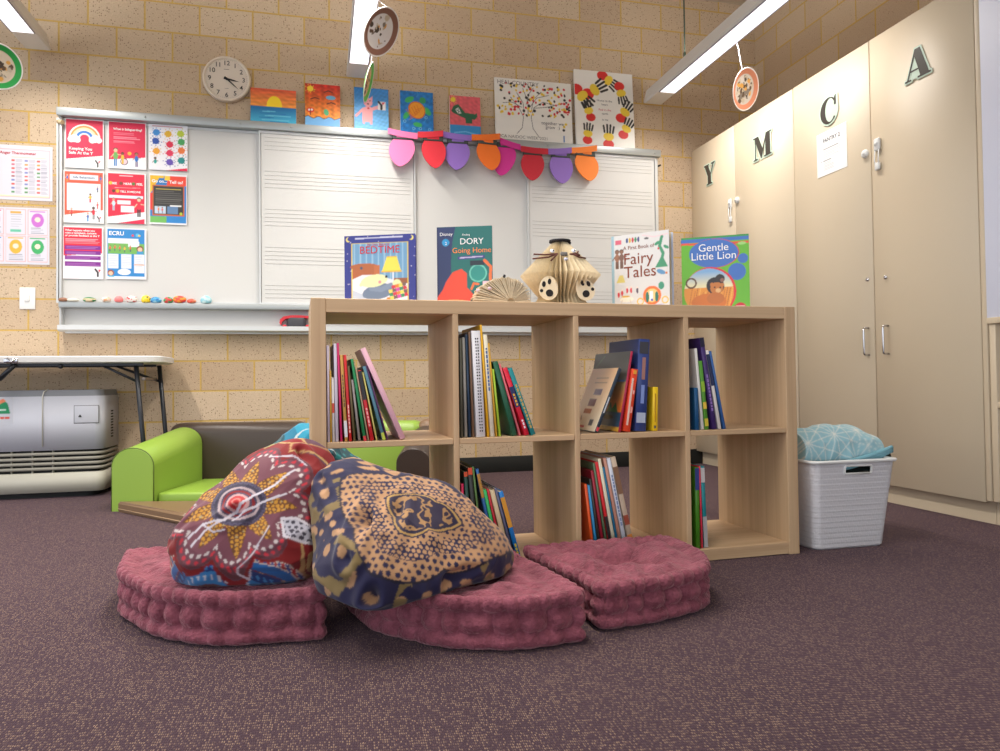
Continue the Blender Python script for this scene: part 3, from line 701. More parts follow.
def p_zones(a):
    a.rect(0, 0, 1, 1, (214, 213, 222))
    cs = [(226, 80, 110), (226, 80, 110), (230, 224, 230), (196, 110, 200), (60, 130, 200), (60, 130, 200), (238, 176, 60), (60, 170, 100)]
    for k in range(8):
        i, j = k % 4, 1-k//4; u, v = .03+i*.242, .04+j*.475
        a.rect(u, v, u+.225, v+.455, (220, 172, 172)); a.rect(u+.008, v+.012, u+.217, v+.443, (216, 214, 224))
        if k == 2: a.lines(u+.06, u+.18, v+.15, v+.36, 6, (170, 170, 180), .006); a.rect(u+.05, v+.05, u+.17, v+.1, (100, 190, 160)); a.rect(u+.05, v+.38, u+.17, v+.42, (240, 170, 80)); continue
        a.ell(u+.112, v+.27, .07, .125, cs[k]); a.circ(u+.112, v+.28, .032, (244, 220, 200)); a.line([(u+.03, v+.42), (u+.19, v+.42)], .012, cs[k]); a.lines(u+.04, u+.19, v+.04, v+.13, 4, (140, 140, 156), .006)
poster('zones', (-42, 205), (49.5, 265), 'white wall chart of coloured ovals in cards, lower of the two at the left edge', p_zones, y=WALL-.0005, group='laminated charts on the brick wall', name='wall_chart')

# light switch
x, z, w, h = wall_quad((20, 287.5), (35.8, 309.5), WALL)
t = thing('light_switch', 'white light switch on the brick wall left of the whiteboard', 'switch', (x, WALL, z))
mb = MB(); mb.rbox((-w/2, -.009, 0), (w/2, 0, h), .003); mb.build('faceplate', white_plastic, t)
mb = MB(); mb.rbox((-w*.16, -.016, h*.36), (w*.16, -.008, h*.66), .003); mb.build('rocker', white_plastic, t)

# ------------------------------------------------------------------ wall clock, showing about 3:22
c = at(226.7, 79, 1, WALL-.03); D = 47.2*4.19/F
t = thing('wall_clock', 'round white wall clock with black numerals above the whiteboard', 'clock', (c[0], WALL, c[2]))
Rk = .127
mb = MB(); mb.lathe([(0, 0), (Rk*.96, 0), (Rk, .012), (Rk*.99, .034), (Rk*.95, .042), (Rk*.90, .040), (Rk*.87, .030)], 64, axis='Y'); mb.build('rim', mat('ivory clock plastic', (222, 208, 190), .35), t)
mb = MB(); mb.lathe([(0, .031), (Rk*.88, .031)], 64, axis='Y'); mb.build('dial', mat('ivory dial', (214, 200, 184), .5), t)
mb = MB()
for k in range(1, 13):
    q = PI/2-k*PI/6; rr = Rk*.70
    nb = MB(); put_text(nb, str(k), rr*math.cos(q), rr*math.sin(q)-.0125, .036, -.0325, bold=.008); nb.build('numeral', mat('clock black', (24, 24, 24), .5), t)
for k in range(60):
    q = k*PI/30; mb.box((-.0005, -.0325, Rk*.83), (.0005, -.032, Rk*.85), Matrix.Rotation(q, 4, 'Y'))
mb.box((-.013, -.0325, .052), (.013, -.032, .054)); mb.box((-.01, -.0325, -.054), (.01, -.032, -.0525))
mb.build('minute_track', mat('clock black', (24, 24, 24), .5), t)
for nm, ang, L, w_ in (('hour_hand', 101, .068, .0055), ('minute_hand', 132, .085, .0045)):
    M = Matrix.Translation((0, -.0345 if nm[0] == 'h' else -.0365, 0)) @ Matrix.Rotation(math.radians(ang), 4, 'Y')
    mb = MB(); mb.prism([(-w_, -.015), (w_, -.015), (w_*.6, L*.6), (0, L), (-w_*.6, L*.6)], 0, .001, M); mb.build(nm, mat('clock black', (24, 24, 24), .5), t)
mb = MB(); mb.lathe([(0, .040), (.006, .040), (.007, .031)], 16, axis='Y'); mb.build('hub', mat('clock black', (24, 24, 24), .5), t)

# ------------------------------------------------------------------ canvases standing on the top rail
RAIL = RZ+.0005
def canvas(TL, TR, label, paint, texts=(), yc=WALL-.03, t_=.016):
    a_, b_ = at(*TL, 1, yc-.012), at(*TR, 1, yc-.012)
    w = b_[0]-a_[0]; h = (a_[2]+b_[2])/2-RAIL
    a = Art(w, h, .0022); paint(a)
    tilt = -.06
    o = panel('canvas', a, t_, loc=((a_[0]+b_[0])/2, yc-.006, RAIL+.001), tilt=tilt, m=paint_mat('acrylic paint', .5, .25, 260))
    tag(o, label, 'painting', "children's canvases along the whiteboard rail")
    for nm, s, u, v, sz, m_, rot in texts:
        mb = MB(); put_text(mb, s, (u-.5)*w, v*h, sz*w, -t_-.0008, 'CENTER', rot=rot); mb.build(nm, m_, o)
    return o
def c_sun(a):
    a.rect(0, 0, 1, 1, (232, 120, 50)); a.mix_v(a.V >= .48, (240, 150, 60), (216, 80, 50), .5, 1.0); a.blot(.16, 7, 3)
    a.ell(.52, .50, .17, .30, (250, 214, 30)); a.rect(0, 0, 1, .48, (30, 140, 190)); m_ = a.V < .48; a.mix_v(m_, (70, 180, 214), (20, 110, 170), 0, .45)
    for k in range(7): a.line([(random.random()*.4, .06*k+.04), (.5+random.random()*.5, .06*k+.05)], .02, (110, 196, 220) if k % 2 else (30, 120, 180))
canvas((250.5, 88), (296, 90.7), 'small canvas of a yellow sun setting over blue sea, next to the clock', c_sun)
def c_red(a):
    a.mix_v(a.V > -1, (240, 150, 40), (206, 44, 30), .1, .95); a.blot(.22, 8, 5)
    pts = [(0, 0), (0, .22)]+[(k/12, .22+.03*math.sin(k*1.7)) for k in range(13)]+[(1, 0)]; a.poly(pts, (110, 170, 220)); a.line(pts[1:-1], .02, (90, 60, 50))
    splat(a, .15, .88, .11, (240, 206, 50)); a.ell(.73, .70, .14, .05, (110, 180, 216)); 
    for u, v in ((.28, .66), (.66, .84), (.74, .57)): a.line([(u-.12, v-.02), (u, v+.02), (u+.12, v-.01)], .03, (60, 30, 30))
    a.ell(.15, .38, .11, .06, (220, 60, 40)); a.line([(.15, .28), (.15, .38)], .04, (120, 40, 30)); a.circ(.11, .385, .03, (240, 236, 230)); a.circ(.19, .39, .03, (240, 236, 230)); a.ell(.6, .35, .07, .08, (80, 170, 120), .3)
canvas((305, 83), (340, 85.8), 'red sky canvas with an island, toadstool and clouds, between the sunset and the cat', c_red)
def c_cat(a):
    a.mix_v(a.V > -1, (110, 180, 226), (50, 130, 200), 0, 1); a.blot(.12, 9, 7)
    P_, D_ = (236, 160, 164), (150, 70, 84)
    a.poly([(.24, .16), (.22, .5), (.34, .56), (.48, .56), (.54, .46), (.52, .14), (.46, .14), (.45, .2), (.31, .2), (.3, .14)], P_)
    a.line([(.50, .50), (.80, .60)], .10, P_); a.line([(.26, .5), (.06, .33)], .07, P_)
    a.circ(.40, .66, .13, P_); a.poly([(.28, .70), (.27, .80), (.38, .75)], P_); a.poly([(.44, .75), (.54, .82), (.53, .70)], P_)
    a.rect(.69, .50, .92, .70, (238, 232, 230)); ylogo(a, .79, .57, .15); a.circ(.36, .68, .017, (40, 30, 40)); a.circ(.46, .70, .017, (40, 30, 40)); a.ell(.40, .625, .03, .018, (60, 30, 40)); a.circ(.41, .52, .03, (206, 50, 60))
canvas((354, 87), (388.3, 89.3), 'blue canvas of a pink cat waving a card, third from the clock', c_cat)
def c_tur(a):
    a.rect(0, 0, 1, 1, (24, 118, 190)); a.blot(.20, 6, 9)
    for k in range(14):
        u, v = random.random(), random.random(); a.line([(u, v), (u+.05, v+.05), (u+.02, v+.12)], .018, random.choice([(20, 90, 160), (60, 150, 210), (18, 96, 170)]))
    for p in ((.28, .80, .1, .5), (.82, .55, .1, -.9), (.18, .42, .09, 1.0), (.52, .22, .09, -.1)): a.ell(p[0], p[1], p[2]*1.5, p[2]*.62, (60, 176, 96), p[3])
    a.circ(.68, .80, .10, (50, 150, 90)); a.ell(.50, .56, .25, .21, (214, 110, 30), .6); a.ell(.50, .56, .22, .185, (240, 156, 40), .6)
    for d in range(-2, 3): a.line([(.34+.08*d, .62+.03*d), (.46+.06*d, .44+.04*d)], .014, (214, 100, 30)); a.line([(.36+.05*d, .44+.06*d), (.56+.05*d, .52+.055*d)], .014, (214, 100, 30))
    for u, v in ((.78, .40), (.13, .28), (.88, .12), (.4, .12), (.6, .13)): a.ring(u, v, .03, .045, (130, 196, 230))
canvas((400, 90), (433, 93), 'deep blue canvas of an orange shelled turtle', c_tur)
def c_cro(a):
    a.rect(0, 0, 1, 1, (216, 92, 100)); a.blot(.12, 7, 11); a.rect(0, 0, 1, .29, (50, 140, 200)); a.line([(.15, .1), (.5, .14), (.9, .08)], .04, (110, 180, 226))
    splat(a, .12, .90, .10, (232, 206, 50)); G = (40, 96, 66)
    a.poly([(.05, .62), (.12, .74), (.28, .80), (.50, .60), (.82, .58), (.88, .62), (.90, .52), (.80, .44), (.72, .46), (.72, .34), (.52, .34), (.50, .46), (.36, .50), (.10, .58)], G)
    a.poly([(.18, .66), (.28, .72), (.38, .58), (.28, .56)], (226, 230, 226)); a.line([(.20, .66), (.36, .60)], .02, (40, 60, 50)); a.line([(.27, .71), (.29, .57)], .02, (40, 60, 50))
canvas((449.5, 95), (480.2, 97.5), 'small pink and blue canvas of a green crocodile, fifth from the clock', c_cro)
def c_tree(a):
    a.rect(0, 0, 1, 1, (228, 224, 216)); a.blot(.02, 5, 2); K = (96, 92, 88)
    for pts in ([(.27, .12), (.34, .22), (.36, .40), (.30, .55), (.20, .70)], [(.56, .08), (.48, .22), (.46, .40), (.50, .56), (.62, .66), (.80, .62)], [(.37, .45), (.36, .62), (.28, .78)], [(.42, .45), (.42, .66), (.36, .86)], [(.46, .48), (.50, .70), (.60, .82)], [(.44, .55), (.54, .72), (.70, .78)], [(.34, .55), (.22, .62), (.10, .60)], [(.40, .60), (.44, .78), (.50, .88)], [(.5, .55), (.66, .58), (.88, .66)]): a.line(pts, .008, K)
    cols = [(40, 36, 34), (206, 40, 46), (226, 190, 40)]
    for k in range(150):
        u, v = random.uniform(.03, .97), random.uniform(.42, .93)
        if .02 < u < .98 and .3 < v < .95: a.ell(u, v, random.uniform(.011, .018), random.uniform(.014, .028), random.choice(cols), random.uniform(0, 3))
    for k in range(10): a.ell(random.uniform(.86, .98), random.uniform(.15, .75), .018, .022, random.choice(cols))
    a.rect(.875, .03, .895, .14, (70, 120, 180))
canvas((495, 76), (571.5, 83.7), 'wide white canvas of a bare tree with red, yellow and black dots', c_tree,
       [('lettering', 'HEAL COUNTRY', .30, .905, .072, mat('pencil grey', (120, 112, 108), .7), 0), ('lettering', 'YMCA NAIDOC WEEK 2021', .33, .045, .056, mat('pencil grey', (120, 112, 108), .7), 0), ('lettering', 'together we', .74, .30, .06, BLK, .0), ('lettering', 'grow  :)', .74, .235, .06, BLK, .0)])
def c_hand(a):
    a.rect(0, 0, 1, 1, (232, 228, 220))
    for u, v, q, s in ((.60, .88, 2.2, .15), (.36, .76, 1.0, .17), (.14, .64, 2.4, .17), (.22, .48, -.3, .13), (.80, .72, 2.9, .14), (.86, .50, .6, .15), (.87, .28, .5, .14), (.20, .18, .1, .13), (.55, .16, .05, .15)):
        s *= 1.3
        d = Vector((math.sin(q), math.cos(q))); n_ = Vector((d.y, -d.x))
        P = lambda k, o: (u+(d.x*k+n_.x*o)*s, v+(d.y*k+n_.y*o)*s*a.w/a.h)
        b_ = P(-.75, 0); a.ell(b_[0], b_[1], s*.48, s*.40*a.w/a.h, (214, 44, 40)); b_ = P(-.1, 0); a.ell(b_[0], b_[1], s*.46, s*.34*a.w/a.h, (232, 200, 60), -q)
        for f_ in (-.36, -.12, .12, .36): a.line([P(.25, f_), P(.95-abs(f_)*.5, f_*1.25)], s*.17, (40, 38, 36))
canvas((575, 68), (633.3, 73.3), 'tall white canvas of red, yellow and black hand prints, furthest right on the rail', c_hand,
       [('lettering', s_, .50, v_, .05, m_, 0) for s_, v_, m_ in (('Home to the', .60, BLK), ('heart', .55, BLK), ('Red to the', .48, REDP), ('earth', .43, BLK), ('is me', .35, BLK))])

# ------------------------------------------------------------------ paper light bulbs strung along the rail
def bulb(key, tabL, tabR, cx, wid, ytop, ytip, tipx, c, label, yy, turn=0.):
    P = lambda q: at(q[0], q[1], 1, yy)
    o = P((cx, ytop)); t = thing('paper_bulb', label, 'decoration', o, 0, 'foam light bulbs strung along the whiteboard')
    k = (yy/FX[1])/F*.985
    k = float(P((cx+1, ytop))[0]-o[0])
    kz = float(P((cx, ytop))[2]-P((cx, ytop+1))[2])
    m_ = mat('foam '+key, c, .75, bump=.15, bscale=500)
    W = wid/2*k; H = (ytip-ytop)*kz; tx = (tipx-cx)*k
    r = []
    for i in range(41):
        v = i/40
        hw = W*(.62+.38*math.sin(min(1, v/.38)*PI/2)) if v < .38 else W*max(0, 1-((v-.38)/.62)**1.95)**.66
        r.append((v, hw))
    pol = [(tx*v**1.3-hw, -H*v) for v, hw in r]+[(tx*v**1.3+hw, -H*v) for v, hw in reversed(r[:-1])]
    M = Matrix.Rotation(turn, 4, 'Z') @ Matrix.Rotation(-.12, 4, 'X')
    mb = MB(); mb.prism(pol[::1], -.003, .003, M); mb.build('bulb', m_, t)
    mb = MB(); mb.rbox((-W*.84, -.008, -.014), (W*.84, .008, .016), .003, M=M); mb.build('collar', mat('dark green collar', (64, 72, 68), .7), t)
    a, b = P(tabL)-o, P(tabR)-o; a[1] = -.012; b[1] = -.012
    hh = 2.9*kz
    mb = MB(); n = 8; v = []
    for i in range(n+1):
        p = a+(b-a)*i/n; sag = -.003*math.sin(PI*i/n)
        v += [(p[0], p[1]-.002, p[2]-hh+sag), (p[0], p[1]-.002, p[2]+hh+sag), (p[0], p[1]+.004, p[2]+hh+sag), (p[0], p[1]+.004, p[2]-hh+sag)]
    f = [(0, 1, 2, 3), (4*n+3, 4*n+2, 4*n+1, 4*n)]
    for i in range(n): f += [(4*i+j, 4*i+4+j, 4*i+4+(j+1) % 4, 4*i+(j+1) % 4) for j in range(4)]
    mb.add(v, f); mb.build('folded_tab', m_, t)
    # loop of card joining tab and bulb
    mb = MB(); mb.rbox((-W*.5, -.010, -.004), (W*.5, -.002, max(.012, (a[2]+b[2])/2)), .002); mb.build('hinge_strip', m_, t)
YK = WALL-.098
bulb('pink', (387.8, 131.5), (417.3, 137), 402.8, 25.5, 137.5, 168, 399, (244, 128, 180), 'pale pink foam bulb, first at the left end of the string', YK)
bulb('red', (417.6, 135.3), (442.8, 134), 433, 24, 139, 169.3, 434.5, (226, 50, 64), 'bright red foam bulb, second along the string', YK-.015)
bulb('violet', (442, 134.8), (471.2, 139), 457.8, 24.5, 141.5, 171.2, 455.5, (146, 110, 196), 'violet foam bulb below the turtle painting', YK)
bulb('orange', (471.5, 138), (499.5, 137), 487, 24, 142.3, 171, 490.5, (240, 116, 36), 'deep orange foam bulb overlapping a magenta one', YK-.018, .1)
bulb('magenta', (499.5, 141), (520, 148), 506, 22, 145.5, 177.2, 500, (204, 46, 140), 'magenta foam bulb half hidden behind an orange one', YK+.001, -.02)
bulb('crimson', (520.5, 149.3), (547.5, 152.2), 532.5, 23, 153, 181.7, 531, (190, 34, 50), 'dark red foam bulb below the tree canvas', YK-.009)
bulb('lilac', (547.5, 152.2), (571, 150.8), 560.5, 23, 155.5, 184.7, 561, (140, 106, 186), 'violet foam bulb, second from the right end of the string', YK)
bulb('tangerine', (571, 151.2), (596.3, 148.6), 585.2, 24, 154, 181.7, 588, (246, 134, 54), 'light orange foam bulb at the right end of the string', YK, .1)

# ------------------------------------------------------------------ painted stones along the sliding rail
def stone(px, wpx, hpx, cols, label, pat, seed):
    y = WALL-.078; c = at(px, 300, 1, y); k = float(at(px+1, 300, 1, y)[0]-c[0]); rx = wpx/2*k; rz = hpx/2*k
    bm = bmesh.new(); bmesh.ops.create_icosphere(bm, subdivisions=4, radius=1); r = np.random.RandomState(seed); ph = r.uniform(0, 6, 6)
    V, C = [], []
    for q in bm.verts:
        x, yv, z = q.co; s = 1+.06*math.sin(2.2*x+ph[0])+.05*math.sin(2.7*z+ph[1])
        V.append((x*rx*s, yv*min(rx, .018)*.9, max(z, -.75)*rz*s))
        C.append(lin(pat(x, z, cols, r)))
    Fc = [tuple(v.index for v in f.verts) for f in bm.faces]; bm.free()
    o = np_mesh('painted_stone', np.array(V), Fc, paint_mat('painted stone', .4), None, np.array(C))
    o.location = (float(c[0]), y, .9885+.75*rz); tag(o, label, 'stone', 'painted stones on the whiteboard rail')
plain = lambda x, z, c, r: c[0]
band = lambda x, z, c, r: c[0] if z > .35 else (c[1] if z > -.1 or abs(x) < .5 else c[0])
def dots(n, s):
    R_ = np.random.RandomState(n); P_ = R_.uniform(-.9, .9, (n, 2)); K_ = R_.randint(1, 9, n)
    return lambda x, z, c, r: next((c[1+K_[i] % (len(c)-1)] for i in range(n) if (x-P_[i, 0])**2+(z-P_[i, 1])**2 < s), c[0])
for a in ((62.8, 10, 5, [(150, 104, 78)], 'small brown stone at the far left end of the rail', plain), (73, 12, 4.5, [(226, 222, 206)], 'flat cream stone, second from the left end', plain), (89.8, 13, 6, [(52, 128, 72), (226, 206, 166)], 'cream stone with a dark green rim', band),
          (106, 10, 6, [(236, 226, 214), (214, 160, 120), (226, 200, 176)], 'pale stone with peach patches', dots(8, .12)), (118.6, 9, 8, [(238, 132, 132)], 'coral pink stone left of the red-spotted one', plain), (131.8, 12, 8, [(238, 226, 220), (222, 60, 66), (206, 60, 60)], 'white stone with red spots', dots(12, .03)),
          (146.4, 10, 9, [(240, 206, 40), (90, 76, 50), (246, 226, 90)], 'bright yellow stone with dark marks', dots(7, .05)), (156, 12, 7, [(70, 156, 206), (40, 110, 180), (150, 206, 230)], 'sky blue stone touching the yellow one', dots(9, .06)), (168.6, 9.5, 7.5, [(60, 150, 90), (214, 60, 60)], 'green and red stone', dots(5, .16)),
          (180, 13, 9, [(226, 76, 60), (120, 90, 190), (240, 150, 50), (236, 90, 60)], 'large red stone with purple and orange patches', dots(9, .09)), (191.8, 9, 5.5, [(232, 96, 76), (240, 150, 110)], 'low orange red stone beside the large patched one', dots(4, .1)), (206.3, 11.5, 9.5, [(150, 206, 220), (196, 226, 230)], 'pale aqua stone at the right end of the row', dots(5, .12))):
    stone(*a, seed=int(a[0]))

# ------------------------------------------------------------------ things in the pen tray
y = WALL-.046
c = at(294, 320, 1, y); c[2] = .8475
t = thing('ear_muffs', 'red banded ear muffs with a dark grey cup lying in the pen tray', 'ear muffs', c)
mb = MB(); pts = [(-.075+.0, 0, .036)]+[(-.02+.062*math.cos(q), -.01, .045+.042*math.sin(q)) for q in np.linspace(PI*.95, PI*.2, 14)]
pts = [(-.066, 0, .018), (-.078, 0, .035), (-.074, 0, .055), (-.055, 0, .071), (-.02, 0, .078), (.03, 0, .079), (.08, 0, .076), (.12, 0, .06)]
v, f = [], []
for i, p in enumerate(pts):
    v += [(p[0], -.022, p[2]+.004), (p[0], .016, p[2]+.004), (p[0]+.010, .016, p[2]-.010), (p[0]+.010, -.022, p[2]-.010)]
for i in range(len(pts)-1): f += [(4*i+j, 4*i+4+j, 4*i+4+(j+1) % 4, 4*i+(j+1) % 4) for j in range(4)]
mb.add(v, f); mb.build('headband', mat('red plastic', (206, 36, 50), .35), t)
mb = MB(); mb.rbox((-.030, -.026, .004), (.062, .02, .074), .014, 3); mb.rbox((-.036, -.022, .01), (.067, .01, .068), .012, 3); part(mb.build('ear_cup', mat('charcoal plastic', (62, 62, 68), .5), t), 'charcoal ear cup')
mb = MB(); mb.rbox((-.062, -.024, 0), (-.038, .024, .03), .008, 3); mb.rbox((.062, -.024, 0), (.10, .024, .03), .008, 3); mb.build('cushion_pad', mat('red plastic', (206, 36, 50), .35), t)
for px, L, cc, lb in ((352, .12, (206, 56, 60), 'red marker in the pen tray below the bedtime book'), (512, .12, (226, 190, 50), 'yellow marker in the pen tray, seen above the tall spiral book'), (530, .10, (214, 90, 60), 'orange marker in the pen tray, right of the yellow one'), (392, .1, (232, 206, 90), 'pale yellow marker in the pen tray')):
    c = at(px, 328, 1, y); t = thing('marker_pen', lb, 'marker', (c[0], y-.01, .8545), 0, 'marker pens lying in the pen tray')
    mb = MB(); mb.tube([(-L/2, 0, 0), (L/2-.03, 0, 0)], .008, 10); mb.build('barrel', white_plastic, t)
    mb = MB(); mb.tube([(L/2-.032, 0, 0), (L/2, 0, 0)], .0085, 10); mb.tube([(-L/2-.012, 0, 0), (-L/2, 0, 0)], .007, 10); mb.build('cap', mat(f'marker {cc}', cc, .4), t)
# ------------------------------------------------------------------ folding table
t = thing('folding_table', 'white plastic folding table with black tube legs over the wall heater', 'table', (-1.4, 4.02, 0))
T = Matrix.Translation((1.4, -4.02, 0))
x0, x1, y0_, y1_, zt = -2.05, -.758, 3.84, 4.215, .694
def rounded(x0, x1, y0, y1, r, n=8):
    o = []
    for cx, cy, q0 in ((x1-r, y0+r, -PI/2), (x1-r, y1-r, 0), (x0+r, y1-r, PI/2), (x0+r, y0+r, PI)):
        for k in range(n+1):
            q = q0+k*PI/2/n; o.append((cx+r*math.cos(q), cy+r*math.sin(q)))
    return o
tabm = mat('pale grey moulded plastic', (206, 204, 202), .5, bump=.1)
mb = MB()
ol = [rounded(x0, x1, y0_, y1_, .07)]
lay = []
for ins, z in ((.012, zt-.036), (.0, zt-.03), (0, zt-.006), (.004, zt-.001), (.012, zt)): lay.append([(a, b, z) for a, b in rounded(x0+ins, x1-ins, y0_+ins, y1_-ins, .07-ins*.5)])
n = len(lay[0]); v = sum(lay, []); f = [tuple(range(n))[::-1], tuple(range(4*n, 5*n))]
for j in range(4): f += [(j*n+i, j*n+(i+1) % n, j*n+n+(i+1) % n, j*n+n+i) for i in range(n)]
mb.add(v, f); mb.build('tabletop', tabm, t, T)
blk = mat('black powder coat', (40, 42, 48), .35, metal=.3)
mb = MB(); mb.box((x0+.05, y0_+.03, zt-.048), (x1-.09, y0_+.05, zt-.034)); mb.box((x0+.05, y1_-.05, zt-.048), (x1-.09, y1_-.03, zt-.034)); mb.build('under_rail', blk, t, T)
for y in (y0_+.055, y1_-.05):
    ox = -.03 if y < 4 else .022
    mb = MB(); mb.tube([(-.855+ox, y, zt-.04), (-.825+ox, y+.002, .30), (-.80+ox, y+.004, 0)], .0115, 12); mb.build('leg', blk, t, T)
    mb = MB(); mb.tube([(-2.0, y, zt-.04), (-2.01, y, 0)], .0115, 12); mb.build('leg', blk, t, T)
    mb = MB(); mb.tube([(-1.04, y, zt-.043), (-.845+ox, y, .565)], .0065, 8); mb.build('brace', blk, t, T)
mb = MB(); mb.rbox((-.862, y0_+.06, .572), (-.842, y1_-.06, .588), .002); mb.build('cross_bar', mat('grey steel strip', (128, 116, 108), .4, metal=.5), t, T)
mb = MB(); h = at(11, 362, 1, y0_)
mb.rbox((h[0]-.03, y0_-.006, zt-.034), (h[0]+.03, y0_+.004, zt-.012), .004); mb.tube([(h[0]-.015, y0_-.004, zt-.012), (h[0]+.0, y0_-.008, zt-.03), (h[0]+.02, y0_-.004, zt-.014)], .006, 8)
part(mb.build('fold_hinge', chrome, t, T), 'chrome fold hinge')
mb = MB(); mb.tube([(h[0]+.01, y0_+.02, zt-.04), (h[0]-.06, y0_+.03, zt-.11)], .012, 8); mb.build('hinge_strut', blk, t, T)
mb = MB(); mb.ico((-1.21, y0_+.03, zt-.05), .012, 2); mb.build('catch', blk, t, T)

# ------------------------------------------------------------------ gas heater under the table
HX1, HY0, HY1, HZ0, HZ1 = -1.05, 3.965, WALL-.001, .03, .53
t = thing('space_heater', 'pale grey gas wall heater with a slatted grille under the folding table', 'heater', (-1.5, 4.1, 0))
T = Matrix.Translation((1.5, -4.1, 0)); HX0 = -1.95
hm = mat('heater enamel', (200, 201, 210), .4, noise=.02, nscale=4)
hm2 = mat('heater base cream', (188, 184, 170), .5); dk = mat('grille dark', (36, 36, 36), .7)
GZ0, GZ1 = .125, .235
def hprof(ins=0.):
    r = .045; o = [(HX0, HY1), (HX0, HY0+ins)]
    for k in range(9):
        q = -PI/2+k*PI/2/8; o.append((HX1-ins-r+r*math.cos(q), HY0+ins+r+r*math.sin(q)))
    return o+[(HX1-ins, HY1)]
mb = MB(); mb.prism(hprof(), GZ1, HZ1-.03, plane='XY', smooth=True)
mb.build('casing', hm, t, T)
pa, pb = hprof(.002), hprof(.012); n = len(pa); mb = MB()
mb.add([(a, b, HZ1-.03) for a, b in pa]+[(a, b, HZ1) for a, b in pb], [(i, (i+1) % n, n+(i+1) % n, n+i) for i in range(n)]+[tuple(range(n, 2*n))])
mb.build('top_band', mat('grey band', (128, 130, 136), .45), t, T)
mb = MB(); mb.prism(hprof(), HZ0+.0, GZ0, plane='XY', smooth=True); mb.build('base_panel', hm2, t, T)
mb = MB(); mb.prism(hprof(.05), 0, HZ0+.001, plane='XY'); mb.build('foot_recess', dk, t, T)
mb = MB(); mb.prism(hprof(.03), GZ0, GZ1, plane='XY'); mb.build('grille_recess', dk, t, T)
for k in range(4):
    z = GZ0+.012+k*.024
    mb = MB(); mb.prism(hprof(.002), z+.001, z+.0155, plane='XY', smooth=True); mb.build('louvre_blade', mat('louvre taupe', (150, 146, 134), .5), t, T)
mb = MB()
for xx in (-1.46, -1.37, -1.28): mb.box((xx, HY0+.012, GZ0), (xx+.004, HY0+.03, GZ1))
mb.build('louvre_divider', hm2, t, T)
hx = at(75, 416, 1, HY0)
a_, b_ = at(74.5, 406, 1, HY0), at(98.5, 422.5, 1, HY0)
mb = MB(); mb.rbox((a_[0]-.003, HY0-.0015, b_[2]-.003), (b_[0]+.003, HY0+.001, a_[2]+.003), .001, 1); mb.build('flap_gap', mat('flap outline', (120, 120, 124), .6), t, T)
mb = MB(); mb.rbox((a_[0], HY0-.004, b_[2]), (b_[0], HY0+.001, a_[2]), .003); fl = mb.build('control_flap', hm, t, T)
mb = MB(); mb.prism([(a_[0]+.018, a_[2]-.055), (a_[0]+.034, a_[2]-.055), (a_[0]+.026, a_[2]-.042)], HY0-.0065, HY0-.003); mb.build('flap_catch', dk, fl, T)
mb = MB()
for k in range(10): mb.box((HX1-.0005, HY0+.135, .285+k*.0145), (HX1+.0012, HY0+.175, .292+k*.0145))
mb.build('side_vent', dk, t, T)
mb = MB(); q = [(-1.318, HY0-.004, GZ1+.02), (-1.318, HY0-.004, HZ1-.03), (-1.313, HY0-.001, HZ1-.008), (-1.30, HY0+.02, HZ1+.004)]
mb.tube(q, .003, 6); mb.build('edge_seam', mat('heater seam', (206, 204, 196), .4), t, T)
a = Art(.075, .13, .0025, (200, 202, 212))
a.poly([(-.2, .42), (.86, .42), (.72, .78), (.45, .95), (-.2, .70)], (20, 140, 90)); a.poly([(-.2, .74), (.45, .98), (.62, .88), (-.2, .62)], (230, 130, 90)); a.rect(-.1, .52, .62, .58, (206, 226, 216)); a.rect(.28, .22, .5, .30, (222, 70, 40)); a.rect(.56, .22, .80, .30, (222, 70, 40))
o = panel('energy_sticker', a, .0008, t, loc=(at(4, 412, 1, HY0)[0]+1.5, HY0-4.1, .365)); part(o, 'green star rating sticker')

# ------------------------------------------------------------------ foam play sofa
th = math.radians(-15); u_ = Vector((math.cos(th), math.sin(th), 0)); v_ = Vector((-math.sin(th), math.cos(th), 0))
SO = Vector((-.888, 3.475, 0))
t = thing('foam_sofa', 'low lime green and brown foam play sofa against the brick wall', 'sofa', SO, th)
lime = mat('lime green vinyl', (140, 172, 66), .38, noise=.02, nscale=5); brown_d = mat('dark brown vinyl', (64, 51, 44), .36, noise=.05, nscale=6); brown_l = mat('tan brown vinyl', (124, 97, 72), .42); seam = mat('vinyl seam', (92, 112, 44), .5)
def archp(w, h, n=14):
    r = w/2; o = [(0, 0), (w, 0)]
    for k in range(n+1):
        q = k*PI/n; o.append((w/2+r*math.cos(q), h-r*.85+r*.85*math.sin(q)))
    return o
def arm(mb, x0, w, y0, y1, h0, h1):
    a, b = archp(w, h0), archp(w, h1); n = len(a)
    rings = [[(x0+w/2+(p-w/2)*.97, y0-.0, z*.985) for p, z in a], [(x0+p, y0+.008, z) for p, z in a], [(x0+p, y1-.008, z) for p, z in b], [(x0+w/2+(p-w/2)*.97, y1, z*.985) for p, z in b]]
    v = sum(rings, []); f = [tuple(range(n)), tuple(range(4*n-1, 3*n-1, -1))]
    mb.add(v, f)
    o = len(mb.v)-4*n
    for j in range(3):
        for i in range(n):
            mb.f.append((o+j*n+i, o+j*n+n+i, o+j*n+n+(i+1) % n, o+j*n+(i+1) % n)); mb.mi.append(0); mb.sm.append(1 < i < n-1)
W_ = 1.395
mb = MB(); arm(mb, 0, .185, 0, .50, .275, .335); part(mb.build('arm', lime, t), 'lime green rounded arm')
mb = MB(); arm(mb, W_-.15, .15, 0.0, .50, .262, .33); part(mb.build('arm', brown_d, t), 'brown rounded arm')
